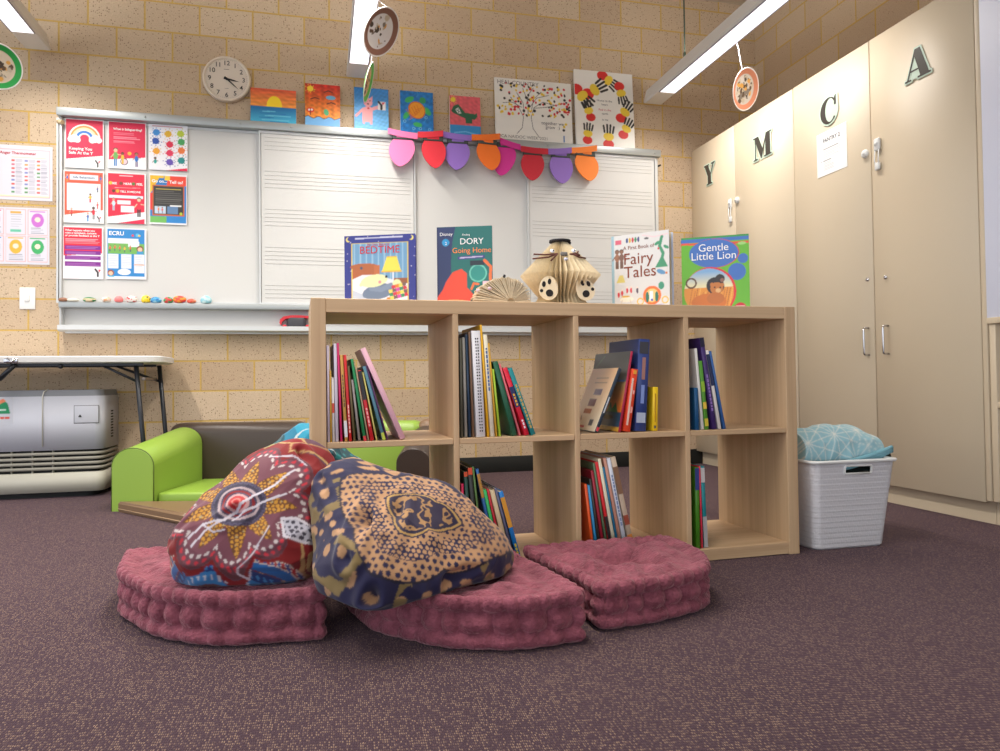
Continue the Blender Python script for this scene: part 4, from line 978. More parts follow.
mb = MB(); mb.rbox((.0, .50, 0), (W_/2-.002, .67, .352), .05, 4); part(mb.build('backrest', brown_d, t), 'dark brown left backrest')
mb = MB(); mb.rbox((W_/2+.002, .50, 0), (W_-.10, .67, .352), .05, 4); part(mb.build('backrest', lime, t), 'lime green right backrest')
mb = MB(); mb.rbox((W_-.13, .502, .02), (W_+.0, .665, .36), .05, 4); part(mb.build('backrest_end', brown_l, t), 'tan brown end of the backrest')
mb = MB(); mb.rbox((.188, 0.03, .0), (W_/2-.002, .498, .075), .012, 3); part(mb.build('seat_pad', lime, t), 'lime green seat pad')
mb = MB(); mb.rbox((W_/2+.002, 0.03, .0), (W_-.153, .498, .075), .012, 3); part(mb.build('seat_pad', brown_l, t), 'tan brown seat pad')
for s0, w, h in ((0, .185, .275),):
    mb = MB(); p = archp(w, h); mb.tube([(a, .003, b) for a, b in p[1:]+[p[0]]], .0022, 6); mb.build('piping', seam, t)
# floor mat in front of the sofa
PM = at(118, 508, 2, 0)
t = thing('play_mat', 'folded tan brown vinyl floor mat lying in front of the foam sofa', 'mat', SO+v_*-.002, th)
a = Vector((.40, -.44)); b = Vector((.80, .0))
poly = [(.038, -.012), (.46, -.32), (.95, -.32), (1.38, -.012)]
def inset(p, d):
    return grow(p, -d)
lay = [(inset(poly, .006), 0), (poly, .008), (poly, .036), (inset(poly, .012), .046)]
n = len(poly); v = []; f = [tuple(range(n))[::-1], tuple(range(3*n, 4*n))]
for p, z in lay: v += [(x, y, z) for x, y in p]
for j in range(3): f += [(j*n+i, j*n+(i+1) % n, j*n+n+(i+1) % n, j*n+n+i) for i in range(n)]
mb = MB(); mb.add(v, f); mb.build('mat_pad', brown_l, t)
mb = MB(); mb.tube([(p[0], p[1], .014) for p in poly+[poly[0]]], .0022, 6); mb.build('piping', mat('tan seam', (182, 150, 116), .5), t)

# ------------------------------------------------------------------ bookcase
BA = .0288; BO = Vector((-.0237, 1.9269, 0)); BW, BH, BD = 1.47, .77, .39
tS, tD = .038, .016
woodX = wood_mat('oak laminate across', 'X'); woodZ = wood_mat('oak laminate upright', 'Z')
BM = Matrix.Translation(BO) @ Matrix.Rotation(BA, 4, 'Z')
def Bp(x, y, z): return BM @ Vector((x, y, z))
bc = thing('bookcase', 'light oak open cube bookcase of eight compartments standing in the room', 'bookcase', BO, BA)
cw = (BW-2*tS-3*tD)/4; ch = (BH-2*tS-tD)/2
CX = [tS+k*(cw+tD) for k in range(4)]
ZL, ZU = tS, tS+ch+tD
def bpart(lo, hi, nm, m_):
    mb = MB(); mb.rbox(lo, hi, .0015, 1, smooth=False); mb.build(nm, m_, bc)
bpart((0, 0, 0), (tS, BD, BH), 'side_panel', woodZ); bpart((BW-tS, 0, 0), (BW, BD, BH), 'side_panel', woodZ)
bpart((tS, .001, BH-tS), (BW-tS, BD, BH-.0006), 'top_panel', woodX); bpart((tS, .001, .002), (BW-tS, BD, tS), 'bottom_panel', woodX)
for k in (1, 2, 3): bpart((CX[k]-tD, .001, tS), (CX[k], BD-.001, BH-tS), 'divider', woodZ)
for k in range(4): bpart((CX[k]+.0008, .002, ZL+ch), (CX[k]+cw-.0008, BD-.002, ZU), 'shelf', woodX)
nB = Vector((math.sin(BA), -math.cos(BA), 0))
BMi = BM.inverted()
def fp(px, py, d=.03):
    """survey point on the plane d behind the bookcase front, bookcase frame"""
    P0 = BM @ Vector((0, d, 0)); r = Vector(ray(px, py)); e = Vector(EYE)
    s = (P0-e).dot(nB)/r.dot(nB); q = BMi @ (e+r*s)
    return q.x, q.z

# ------------------------------------------------------------------ books
paper = mat('book paper', (226, 212, 182), .8, noise=.08, nscale=120)
def cmat(c): return mat('cover %d %d %d' % c, c, .38, noise=.06, nscale=40)
def shelf_book(x, z, t_, h, d, lean, y, c, label, group, marks=(), pages=True, twist=0.):
    """x,z = resting bottom-left corner in the bookcase frame; leans its top to the left"""
    o = thing('book', label, 'book', Bp(x, y, z+.0008), 0, group)
    o.rotation_euler = (Matrix.Rotation(BA+twist, 3, 'Z') @ Matrix.Rotation(-lean, 3, 'Y')).to_euler()
    b = min(.0016, t_*.25)
    mb = MB()
    mb.box((0, 0, 0), (b, d, h)); mb.box((t_-b, 0, 0), (t_, d, h)); mb.rbox((0, -.0012, 0), (t_, b, h), min(.001, t_*.2), 1)
    mb.build('cover', cmat(c), o)
    mb = MB(); mb.box((b, b, .003), (t_-b, d-.003, h-.003)); mb.build('page_block', paper, o)
    for nm, a0, a1, cc in marks:
        if nm == 'dots':
            mb = MB()
            n = int((a1-a0)*h/.0085)
            for k in range(n):
                for q in (.36, .6): mb.rbox((t_*q, -.0026, a0*h+k*.0085), (t_*q+.0035, -.0008, a0*h+k*.0085+.0042), .0008, 1)
            mb.build('spiral_binding', cmat(cc), o); continue
        if nm == 'title':
            mb = MB(); n = max(3, int((a1-a0)*h/.013)); zz = a0*h
            rr = random.Random(int(x*1e4)+3)
            for k in range(n):
                L = rr.uniform(.005, .011); mb.box((t_*.3, -.0018, zz), (t_*.7, -.0010, zz+L)); zz += L+.003
                if zz > a1*h: break
            mb.build('spine_title', cmat(cc), o); continue
        mb = MB(); mb.box((0, -.0017, a0*h), (t_, -.0009, a1*h)); mb.build('spine_band', cmat(cc), o)
    return o
def no_clash(A, B):
    """A=(x,t,h,lean) already standing; largest lean for B that keeps it to the right of A"""
    x, t_, h, l = A; X, T_, H, L = B
    while L > 0:
        ok = True
        for p in ((t_, h), (t_, 0), (t_, h*.5)):
            ax = x+p[0]*math.cos(l)-p[1]*math.sin(l); az = p[0]*math.sin(l)+p[1]*math.cos(l)
            if az <= H*math.cos(L)+.02 and ax > X-az*math.tan(L)-.0005: ok = False
        bx, bz = X-H*math.sin(L), H*math.cos(L)
        # B's top-left against A's right face
        if bz <= t_*math.sin(l)+h*math.cos(l) and bx < x+t_/math.cos(l)-bz*math.tan(l)+.0004: ok = False
        if ok: return L
        L -= .004
    return 0.
def row(comp, zsh, ypx, rows, group, upper):
    prev = None; xl = CX[comp]
    for bl, wpx, tx, ty, d, y, c, label, marks in rows:
        X, _ = fp(bl, ypx); k = fp(bl+1, ypx)[0]-X; T_ = max(.004, wpx*k*.9)
        tX, tZ = fp(tx, ty); dz = tZ-zsh
        L = max(0, math.atan2(X-tX, dz)); H = math.hypot(X-tX, dz)
        if prev is None: X = max(X, xl+.003); 
        else:
            pe = prev[0]+prev[1]/max(.7, math.cos(prev[3]))+.001
            X = max(X, pe)
        # keep inside the compartment on the left
        if X-H*math.sin(L) < xl+.002: L = math.asin(max(0, min(.99, (X-xl-.002)/H)))
        if prev is not None: L = no_clash(prev, (X, T_, H, L))
        shelf_book(X, zsh, T_, H, d, L, y, c, label, group, marks)
        prev = (X, T_, H, L)
W1, BLK1 = (222, 216, 222), (34, 32, 36)
g1 = 'picture books leaning in the top left compartment'
row(0, ZU, 439.6, [
 (325.9, 2.6, 324.3, 346, .20, .015, (214, 204, 222), 'pale lavender thin book against the left side of the top left compartment', ()),
 (329.3, 2.0, 326.3, 371, .19, .012, (206, 160, 60), 'short mustard yellow spine, second from the left in the top left compartment', ()),
 (332.3, 2.6, 328.6, 378, .17, .014, (224, 218, 220), 'short white spine with a red patch in the top left compartment', (('b', .45, .6, (206, 70, 50)),)),
 (335.3, 3.4, 327.2, 344.5, .22, .012, (208, 200, 216), 'tall lilac grey spine left of the magenta book', ()),
 (340, 2.4, 329.6, 344, .22, .012, (208, 36, 104), 'tall thin magenta spine', ()),
 (344.4, 3.4, 333.5, 356, .20, .012, (200, 152, 78), 'wood brown spine with a white label at its foot', (('title', .4, .9, (90, 56, 30)), ('b', .05, .24, (222, 220, 226)))),
 (348.6, 3.2, 337.4, 356, .20, .012, (206, 34, 40), 'red spine right of the wood brown one', (('title', .1, .5, (240, 200, 190)),)),
 (353, 2.6, 341, 367, .19, .014, (104, 92, 60), 'thin olive brown spine right of the first red one', ()),
 (358, 2.6, 345, 381, .17, .014, (150, 140, 138), 'short grey spine left of the green one', ()),
 (363.2, 3.0, 342.8, 361, .21, .011, (30, 132, 78), 'green spine with a red foot in the top left compartment', (('b', .0, .06, (210, 40, 50)),)),
 (367.2, 1.6, 348.7, 368, .2, .014, (196, 170, 140), 'very thin tan spine right of the green one', ()),
 (369.8, 4.0, 352.5, 372, .20, .012, (204, 30, 44), 'spine red below and black above', (('b', .58, .99, BLK1), ('title', .2, .55, (244, 180, 180)))),
 (375.4, 1.8, 356, 374, .2, .014, (214, 206, 120), 'pale yellow green thin spine right of the red and black one', ()),
 (382, 3.4, 354.3, 369.5, .21, .012, (84, 130, 150), 'blue grey spine with a lime foot in the top left compartment', (('b', 0, .1, (180, 190, 60)),)),
 (386.2, 1.6, 357.5, 369, .21, .014, (96, 50, 100), 'thin dark purple spine beside the blue grey one', ()),
 (399.8, 5.6, 350.8, 354.2, .21, .010, (232, 180, 196), 'thick pale pink book leaning steeply, rightmost in its row', ())], g1, True)
g2 = 'books leaning in the second compartment of the top row'
row(1, ZU, 435.2, [
 (460, 2.6, 458.6, 339, .20, .02, (86, 84, 70), 'dark olive thin book against the divider left of the spiral book', ()),
 (464, 3, 459.5, 338, .21, .02, (150, 146, 138), 'grey thin book, second from the left behind the divider', ()),
 (468, 2.6, 460, 335, .21, .02, (34, 58, 84), 'dark blue thin book left of the spiral bound one', ()),
 (471.3, 2.2, 460.6, 333, .22, .015, (122, 92, 70), 'thin brown book touching the spiral bound one', ()),
 (475, 9.6, 461, 332.3, .23, .010, (228, 226, 230), 'thick white spiral bound book with two rows of black holes', (('dots', .05, .97, (40, 38, 44)),)),
 (485.8, 2.3, 472.6, 326, .23, .012, (236, 178, 34), 'tall thin amber yellow spine beside the spiral book', ()),
 (488.8, 4.4, 475.5, 336, .22, .010, (232, 224, 200), 'cream spine with blue lettering', (('title', .45, .97, (56, 90, 150)),)),
 (494, 2.0, 481.6, 344, .21, .014, (230, 176, 60), 'thin orange yellow spine right of the cream one', ()),
 (497.5, 2.2, 487, 370, .18, .014, (170, 206, 60), 'thin lime green spine in the second compartment', ()),
 (510.5, 5.4, 488.5, 363.5, .20, .012, (36, 96, 70), 'dark green hardcover with loose pages at its left', ()),
 (517.5, 2.2, 492.5, 366, .19, .014, (226, 110, 120), 'thin coral pink spine right of the dark green one', ()),
 (523, 4.8, 497, 370.5, .19, .011, (218, 30, 60), 'red spine with yellow and white lettering', (('b', .42, .72, (30, 40, 96)), ('title', .44, .72, (240, 180, 50)), ('title', .1, .36, (240, 220, 226)))),
 (529.2, 4.8, 501.3, 371.3, .19, .010, (22, 134, 140), 'teal spine, rightmost in the second compartment', (('title', .1, .9, (206, 170, 90)),))], g2, True)
g4 = 'books leaning in the top right compartment'
row(3, ZU, 428.8, [
 (692.2, 4.2, 690.8, 388, .18, .012, (20, 84, 132), 'short deep blue book at the left of the top right compartment', ()),
 (698.8, 3.0, 691.6, 349, .2, .015, (226, 222, 218), 'white spine left of the green and yellow one', ()),
 (702.2, 3.6, 692, 362, .2, .012, (84, 150, 50), 'green and yellow speckled spine', (('b', .05, .16, (210, 190, 60)), ('b', .3, .4, (230, 190, 70)), ('b', .55, .7, (150, 190, 60)))),
 (709.3, 4.6, 690.6, 339.7, .21, .010, (62, 40, 104), 'tall dark purple spine, the tallest in the top right compartment', (('b', .9, 1, (30, 30, 60)), ('title', .2, .7, (150, 120, 190)))),
 (715, 3.4, 698, 352, .2, .012, (232, 226, 222), 'white and navy spine right of the purple one', (('b', .55, .95, (40, 50, 90)),)),
 (720.4, 2.4, 701.5, 353, .2, .012, (50, 96, 160), 'thin blue edged book, rightmost in the top right compartment', ())], g4, True)
g6 = 'books leaning in the second compartment of the bottom row'
row(1, ZL, 548, [
 (462, 2.6, 460.4, 484, .19, .02, (216, 40, 90), 'short pink spine, leftmost in the lower second compartment', ()),
 (468, 4.0, 461, 471.8, .2, .015, (30, 70, 60), 'dark green spine below an orange edge in the lower second compartment', (('b', .95, 1, (222, 84, 40)),)),
 (474.5, 4.6, 463.5, 468, .21, .012, (44, 46, 44), 'black spine with an orange red top in the lower second compartment', (('b', .93, 1, (226, 80, 44)),)),
 (481, 2.2, 468.2, 467, .21, .012, (86, 120, 60), 'thin moss green spine beside the black one', ()),
 (493.5, 3.2, 474, 469, .22, .012, (40, 96, 160), 'tall thin blue edged board with a black face', (('b', .7, .95, (190, 140, 60)),)),
 (497.5, 3.4, 473.5, 492.5, .18, .012, (50, 180, 96), 'bright green spine just above the navy bean bag', ()),
 (501.5, 2.6, 477.5, 491.5, .18, .014, (190, 36, 50), 'dark red spine right of the bright green one', ()),
 (506, 5.0, 484, 491.5, .18, .012, (206, 184, 148), 'cream page-edged book left of the navy spine', ()),
 (512, 2.8, 489, 489, .19, .012, (90, 92, 122), 'slate grey spine left of the bright blue one', ()),
 (516, 4.6, 495.6, 492, .19, .010, (24, 124, 206), 'bright blue spine with yellow lettering', (('title', .05, .35, (240, 220, 60)), ('b', .5, .92, (226, 160, 50))))], g6, False)
g7 = 'books leaning in the third compartment of the bottom row'
row(2, ZL, 545, [
 (590, 3.0, 582, 484, .18, .014, (232, 92, 36), 'orange spine, leftmost in the lower third compartment', ()),
 (594.2, 2.6, 584.2, 485.5, .18, .014, (60, 150, 206), 'sky blue spine beside the orange one', ()),
 (597.6, 2.4, 585.5, 479, .19, .014, (56, 52, 48), 'thin black spine left of the dark red one', ()),
 (600.8, 3.0, 583.8, 471.5, .2, .012, (150, 26, 48), 'dark red spine in the lower third compartment', ()),
 (604.6, 2.2, 585.8, 464, .21, .012, (96, 120, 90), 'thin grey green spine right of the dark red one', ()),
 (608, 3.2, 588.6, 463, .21, .011, (210, 36, 44), 'bright red spine with a black and yellow lower half', (('b', .12, .42, BLK1), ('b', .06, .12, (232, 180, 50)), ('b', 0, .06, (226, 226, 230)))),
 (611.9, 3.4, 590.8, 460, .21, .011, (222, 216, 190), 'cream spine left of the thin teal one', ()),
 (616, 2.0, 596.4, 468, .2, .012, (24, 110, 150), 'thin teal blue spine in the lower third compartment', ()),
 (618.4, 3.2, 597.6, 459, .22, .011, (190, 136, 118), 'dusty pink brown spine', (('b', 0, .1, (222, 222, 226)),)),
 (622.3, 4.0, 601, 459, .22, .010, (206, 210, 222), 'white and pale blue spine beside the dusty pink one', (('title', .3, .9, (110, 130, 170)),)),
 (628, 5.2, 607, 457.5, .23, .010, (196, 176, 154), 'tall white and brown patterned spine, rightmost in the lower third compartment', (('b', .62, .9, (134, 100, 76)), ('b', .3, .4, (150, 70, 50)), ('b', .08, .2, (206, 130, 60))))], g7, False)
g8 = 'thin books in the bottom right compartment'
row(3, ZL, 541, [
 (693, 4.4, 691.6, 467, .2, .012, (70, 130, 30), 'green spine with a blue top in the bottom right compartment', (('b', .72, .99, (50, 60, 130)),)),
 (698.6, 1.8, 693.2, 466, .2, .014, (222, 50, 76), 'thin red spine in the bottom right compartment', ()),
 (701.5, 4.2, 694.6, 466.5, .2, .016, (24, 130, 140), 'teal spine with a grey patterned foot in the bottom right compartment', (('b', 0, .38, (168, 166, 168)), ('b', .8, .98, (200, 196, 196))))], g8, False)

# third compartment, top row: books turned to show their covers
def cover_book(w, t_, h, c, label, group, loc, rot, art, texts=(), spine=None, name='book', open_back=None):
    """upright book, cover facing -y, base centre at the origin, spine on the left"""
    o = thing(name, label, 'book', loc, 0, group); o.rotation_euler = rot
    b = .0025
    mb = MB(); mb.rbox((-w/2, 0, 0), (w/2, b, h), .001, 1)
    mb.rbox((-w/2, 0, 0), (-w/2+b, t_, h), .001, 1)
    if open_back is None: mb.rbox((-w/2, t_-b, 0), (w/2, t_, h), .001, 1)
    mb.build('cover', cmat(c), o)
    if open_back is None:
        mb = MB(); mb.box((-w/2+b, b, .003), (w/2-.004, t_-b, h-.003)); mb.build('page_block', paper, o)
    else:
        M = Matrix.Translation((-w/2, t_, 0)) @ Matrix.Rotation(open_back, 4, 'Z')
        mb = MB(); mb.rbox((0, -b, 0), (w, 0, h), .001, 1, M); mb.build('back_cover', cmat((196, 204, 226)), o)
        mb = MB()
        for k in range(7):
            M2 = Matrix.Translation((-w/2+.001, b+(t_-2*b)*k/6, 0)) @ Matrix.Rotation(open_back*(k+.5)/7.5, 4, 'Z')
            mb.box((0, -.0004, .003), (w-.006, .0004, h-.003), M2)
        mb.build('page_block', paper, o)
    if art is not None:
        pnl = panel('cover_art', art, .0006, o, m=paint_mat('printed cover', .3, coat=.2), edge=(c[0], c[1], c[2]))
        pnl.location = (0, -.0004, 0)
    for nm, s, u, v, sz, m_, al in texts:
        mb = MB(); put_text(mb, s, (u-.5)*w, v*h, sz*w, -.0018, al, bold=0); mb.build(nm, m_, o)
    if spine:
        for a0, a1, cc in spine:
            mb = MB(); mb.box((-w/2-.0012, .001, a0*h), (-w/2+.0005, t_-.001, a1*h)); mb.build('spine_band', cmat(cc), o)
    return o
g3 = 'books turned cover-out in the third compartment of the top row'
zs = ZU+.001
def in3(px, y): return Bp(fp(px, 432, y)[0], y, zs)
def rt(yaw, side, back): return (Matrix.Rotation(BA+yaw, 3, 'Z') @ Matrix.Rotation(side, 3, 'Y') @ Matrix.Rotation(back, 3, 'X')).to_euler()
a = Art(.15, .205, .0022, (236, 196, 150)); a.mix_v(a.V > -1, (252, 242, 216), (246, 196, 144), .1, .9)
for v in (.84, .80, .76): a.line([(.3, v), (.78, v)], .010, (150, 110, 90))
a.rect(.42, .56, .72, .66, (110, 90, 120)); a.rect(.34, .38, .62, .50, (120, 70, 80)); a.rect(.28, .26, .58, .34, (190, 110, 60)); a.line([(.3, .16), (.26, .22)], .02, (90, 80, 90)); a.rect(.18, .04, .52, .075, (214, 50, 60)); a.rect(.66, .08, .8, .18, (90, 100, 110))
def lean_right(br, tr, wpx, dfront, depth, c, label, art=None, bands=()):
    """book resting on its bottom-right corner, top leaning to the right, its left cover showing"""
    x, _ = fp(br[0], br[1], dfront); tx, tz = fp(tr[0], tr[1], dfront); k = fp(br[0]+1, br[1], dfront)[0]-x
    L = math.atan2(tx-x, tz-zs); h = math.hypot(tx-x, tz-zs); w = wpx*k
    o = thing('book', label, 'book', Bp(x, dfront, zs), 0, g3); o.rotation_euler = (Matrix.Rotation(BA, 3, 'Z') @ Matrix.Rotation(L, 3, 'Y')).to_euler()
    b = min(.002, w*.25)
    mb = MB(); mb.rbox((-w, -.001, 0), (0, b, h), min(.001, b*.4), 1); mb.box((-w, 0, 0), (-w+b, depth, h)); mb.box((-b, 0, 0), (0, depth, h)); mb.build('cover', cmat(c), o)
    mb = MB(); mb.box((-w+b, b, .003), (-b, depth-.004, h-.003)); mb.build('page_block', paper, o)
    if art is not None:
        art.w, art.h = depth, h; art.X = art.U*depth; art.Z = art.V*h
        pnl = panel('cover_art', art, .0005, o, m=paint_mat('printed cover', .3, coat=.2), edge=c); pnl.location = (-w-.0003, depth/2, 0); pnl.rotation_euler = (0, 0, -PI/2)
    for x0, x1, a0, a1, cc in bands:
        mb = MB(); mb.box((-w+x0*w, -.0018, a0*h), (-w+x1*w, -.0008, a1*h)); mb.build('spine_band', cmat(cc), o)
    return o
lean_right((597.5, 429), (621.5, 369), 3.0, .02, .19, (44, 60, 76), 'peach covered book leaning right, front left of the third compartment', a, ((.1, .9, .02, .08, (206, 60, 70)), (.3, .7, .3, .55, (200, 204, 210))))
a = Art(.19, .265, .0022, (70, 70, 70)); a.mix_v(a.V > .5, (112, 106, 96), (64, 66, 66), .6, 1); a.mix_v((a.V > .12) & (a.V <= .62), (250, 122, 40), (190, 160, 110), .25, .62); a.rect(0, .04, 1, .24, (36, 74, 104)); a.rect(0, 0, 1, .05, (226, 170, 60))
a.line([(.42, .22), (.36, .32), (.5, .40), (.62, .46), (.66, .54), (.60, .58)], .05, (50, 140, 90)); a.poly([(.6, .24), (.68, .36), (.74, .28), (.82, .36), (.9, .24)], (40, 120, 60)); a.ell(.66, .17, .14, .03, (24, 30, 40)); a.line([(.58, .62), (.95, .63)], .02, (40, 110, 190)); a.line([(.06, .80), (.3, .96)], .02, (90, 120, 90))
lean_right((620.5, 428.5), (633, 351.5), 2.2, .02, .26, (176, 40, 74), 'tall dark book with a green dinosaur on an orange sunset', a)
lean_right((630, 429.5), (638, 369.5), 6.2, .014, .17, (228, 72, 40), 'orange red spine with white scribbled pattern in the third compartment', None, ((.2, .5, .1, .85, (236, 206, 190)), (.3, .8, .92, .98, (240, 170, 60)), (.62, .85, .3, .4, (240, 180, 170)), (.62, .85, .6, .66, (240, 180, 170))))
lean_right((645.6, 428.5), (649.8, 339.5), 11, .02, .21, (46, 66, 130), 'tallest book of its compartment, thick dark blue spine', None, ((.1, .9, .09, .2, (176, 186, 206)), (.4, .7, .3, .5, (130, 150, 210)), (.4, .7, .56, .80, (170, 120, 110)), (.1, .9, .84, .97, (60, 60, 70))))
lean_right((650.4, 428), (650.8, 388), 2.0, .06, .12, (96, 104, 84), 'small grey green book beside the yellow spine', None, ((.2, .8, .3, .6, (60, 110, 120)),))
lean_right((657.4, 428.3), (658, 387), 5.2, .025, .13, (240, 200, 30), 'small yellow spine at the right of the third compartment', None, ((.4, .6, .2, .85, (190, 140, 20)), (.3, .7, .06, .12, (90, 90, 90))))
# ------------------------------------------------------------------ books and paper animals on the bookcase
def stand(TL, TR, yl):
    """two top corners of an upright board at mean depth yl in the bookcase frame -> base centre, yaw, width, height"""
    yw = Bp(.75, yl, 0).y if TL[0] > 500 else Bp(.3, yl, 0).y
    d1, d2 = ray(*TL), ray(*TR)
    z = EYE[2]+yw/((d1[1]/d1[2]+d2[1]/d2[2])/2)
    a, b = at(*TL, 2, z), at(*TR, 2, z)
    return (a+b)/2, math.atan2(b[1]-a[1], b[0]-a[0]), math.hypot(*(b-a)[:2]), z-BH
g9 = 'picture books standing on top of the bookcase'
def topbook(TL, TR, yl, t_, c, label, paint, texts, spine=None, open_back=None, yaw=None, res=.0014):
    m_, yw, w, h = stand(TL, TR, yl)
    if yaw is not None: yw = yaw
    a = Art(w, h, res); paint(a)
    return cover_book(w, t_, h-.0008, c, label, g9, (m_[0], m_[1], BH+.0004), (0, 0, yw), a, texts, spine, open_back=open_back)
def c_bed(a):
    a.rect(0, 0, 1, 1, (44, 48, 136))
    for k in range(70): a.circ(random.random(), random.random(), .006, (226, 220, 236))
    for u in (.055, .945): a.circ(u, .945, .032, (246, 226, 120)); a.circ(u+(.018 if u < .5 else -.018), .952, .028, (44, 48, 136))
    a.line([(.16, .957), (.82, .965)], .018, (206, 206, 230))
    a.rect(.10, 0.01, .90, .89, (240, 206, 60)); a.rect(.115, .02, .885, .88, (110, 158, 196))
    for k in range(9): a.rect(.13+k*.085, .02, .155+k*.085, .88, (148, 186, 212))
    a.rect(.115, .36, .48, .54, (176, 96, 46)); a.ell(.28, .54, .2, .05, (176, 96, 46)); a.circ(.24, .52, .02, (70, 80, 100)); a.rect(.42, .36, .50, .56, (190, 106, 54))
    a.poly([(.115, .02), (.885, .02), (.885, .30), (.80, .30), (.62, .36), (.4, .42), (.25, .42), (.115, .36)], (228, 228, 236)); a.rect(.70, .28, .885, .36, (150, 86, 44))
    a.poly([(.115, .20), (.30, .12), (.26, .02), (.115, .05)], (190, 200, 216)); a.ell(.48, .17, .23, .11, (110, 126, 150), .18); a.line([(.38, .22), (.52, .20), (.66, .26)], .07, (126, 142, 166))
    C_ = (226, 230, 176); a.ell(.42, .33, .19, .09, C_, .15); a.circ(.74, .28, .06, C_); a.ell(.26, .30, .06, .03, C_, .7); a.circ(.59, .385, .018, (30, 24, 30)); a.circ(.50, .31, .022, (226, 140, 150))
    a.rect(.675, .33, .70, .48, (226, 230, 240)); a.poly([(.53, .46), (.80, .46), (.74, .68), (.60, .68)], (244, 222, 80)); a.rect(.60, .665, .74, .685, (220, 170, 40)); a.line([(.53, .46), (.80, .46)], .02, (226, 176, 50))
    cs = [(226, 130, 40), (206, 40, 60), (60, 140, 90), (206, 70, 160), (120, 90, 80), (240, 210, 90)]
    for i in range(6):
        for j in range(4):
            u, v = .60+i*.05-j*.01, .03+j*.05+i*.012
            if u < .885 and u > .56+(.03-v)*-.6: a.poly([(u, v), (u+.05, v+.012), (min(.885, u+.045), v+.06), (u-.008, v+.048)], cs[(i*5+j*3) % 6])
topbook((344.4, 236.5), (415.2, 233.6), .11, .012, (40, 44, 130), 'blue bordered picture book titled BEDTIME standing at the left of the bookcase top', c_bed,
        [('title_lettering', 'BEDTIME', .50, .735, .145, mat('title red', (206, 40, 56), .5), 'CENTER'), ('title_lettering', 'My Own Book of', .48, .848, .045, mat('title red', (206, 40, 56), .5), 'CENTER')])
def c_dory(a):
    a.rect(0, 0, 1, 1, (20, 104, 98)); a.poly([(0, 0), (.27, 0), (.25, .5), (.28, .8), (.34, 1), (0, 1)], (38, 50, 96)); a.rect(0, 0, .03, 1, (30, 40, 84))
    a.circ(.16, .80, .066, (40, 150, 206)); a.line([(.40, .598), (.84, .612)], .055, (60, 50, 130)); a.line([(.42, .600), (.82, .612)], .02, (200, 190, 220))
    # generic coral mound and goldfish bowl in place of the figures
    a.poly([(0, 0), (0, .10), (.10, .20), (.16, .30), (.28, .42), (.44, .46), (.54, .40), (.54, .22), (.62, .16), (.68, .1), (.6, 0)], (226, 70, 36)); a.ell(.3, .02, .3, .05, (240, 150, 80))
    a.circ(.74, .40, .16, (110, 196, 176)); a.circ(.74, .40, .135, (40, 140, 130)); a.rect(.60, .50, .86, .56, (30, 40, 50)); a.line([(.86, .56), (.97, .48), (.96, .32)], .05, (236, 110, 50)); a.line([(.62, .2), (.66, .27), (.74, .26)], .04, (236, 110, 50))
    a.rect(.82, .22, .96, .30, (226, 190, 206))
topbook((436.8, 227.6), (492, 225.7), .12, .006, (30, 44, 88), 'dark green picture book titled Going Home, behind the lying paper hedgehog', c_dory,
        [('title_lettering', 'Disney', .17, .89, .085, WHT, 'CENTER'), ('title_lettering', 'DORY', .63, .775, .155, WHT, 'CENTER'), ('title_lettering', 'Finding', .53, .885, .05, WHT, 'CENTER'), ('title_lettering', 'Going Home', .63, .665, .135, ORP, 'CENTER'), ('title_lettering', '2', .165, .775, .07, WHT, 'CENTER')])
def c_fairy(a):
    a.rect(0, 0, 1, 1, (210, 208, 206)); a.rect(0, 0, .045, 1, (150, 180, 192)); a.line([(.55, .97), (.75, .93), (.98, .95)], .014, (230, 190, 196))
    a.rect(.07, .88, .18, .94, (206, 90, 110)); 
    for k, c in enumerate(((40, 60, 120), (206, 160, 40), (190, 50, 50), (60, 130, 90), (60, 60, 120))): a.ell(.28+k*.05, .92, .02, .035, c)
    a.ell(.62, .92, .04, .015, (90, 90, 90))
    G = (60, 140, 100); a.line([(.88, .92), (.84, .8), (.9, .7), (.86, .58)], .05, G); a.poly([(.76, .52), (.98, .52), (.88, .68)], G); a.ell(.8, .84, .05, .02, G, .6); a.ell(.95, .78, .05, .02, G, -.5); a.circ(.82, .77, .018, (206, 50, 60))
    for u, c in ((.10, (150, 100, 70)), (.18, (120, 84, 66))): person_fig(a, u, .55, .27, (130, 90, 66), c, (110, 80, 64), (90, 66, 50))
    a.poly([(.08, .36), (.24, .36), (.20, .46), (.14, .46)], (206, 190, 110)); a.ell(.86, .46, .08, .03, (90, 140, 180), -.4); a.circ(.95, .44, .02, (210, 120, 60))
    a.circ(.70, .16, .155, (232, 112, 40)); a.circ(.70, .16, .11, (236, 196, 120)); a.rect(.66, .09, .72, .22, (220, 230, 236)); a.ell(.62, .14, .03, .07, (40, 110, 90)); a.ell(.78, .14, .03, .07, (40, 110, 90)); a.circ(.70, .10, .02, (50, 70, 170))
    for u in (.50, .92): a.ring(u, .09, .04, .06, (232, 180, 60))
    for u, v, c in ((.12, .2, (206, 60, 70)), (.18, .22, (206, 60, 70)), (.27, .25, (206, 60, 70)), (.34, .25, (206, 60, 70)), (.45, .24, (90, 70, 90))): a.ell(u, v, .02, .04, c); a.circ(u, v+.04, .014, (240, 210, 190))
    a.ell(.26, .13, .12, .035, (236, 226, 206)); a.line([(.18, .12), (.14, .03)], .015, (206, 196, 180)); a.line([(.32, .12), (.35, .03)], .015, (206, 196, 180)); a.ell(.24, .17, .08, .012, (216, 170, 70)); a.ell(.86, .28, .05, .05, (60, 140, 110)); a.line([(.3, .03), (.9, .035)], .012, (150, 140, 200))
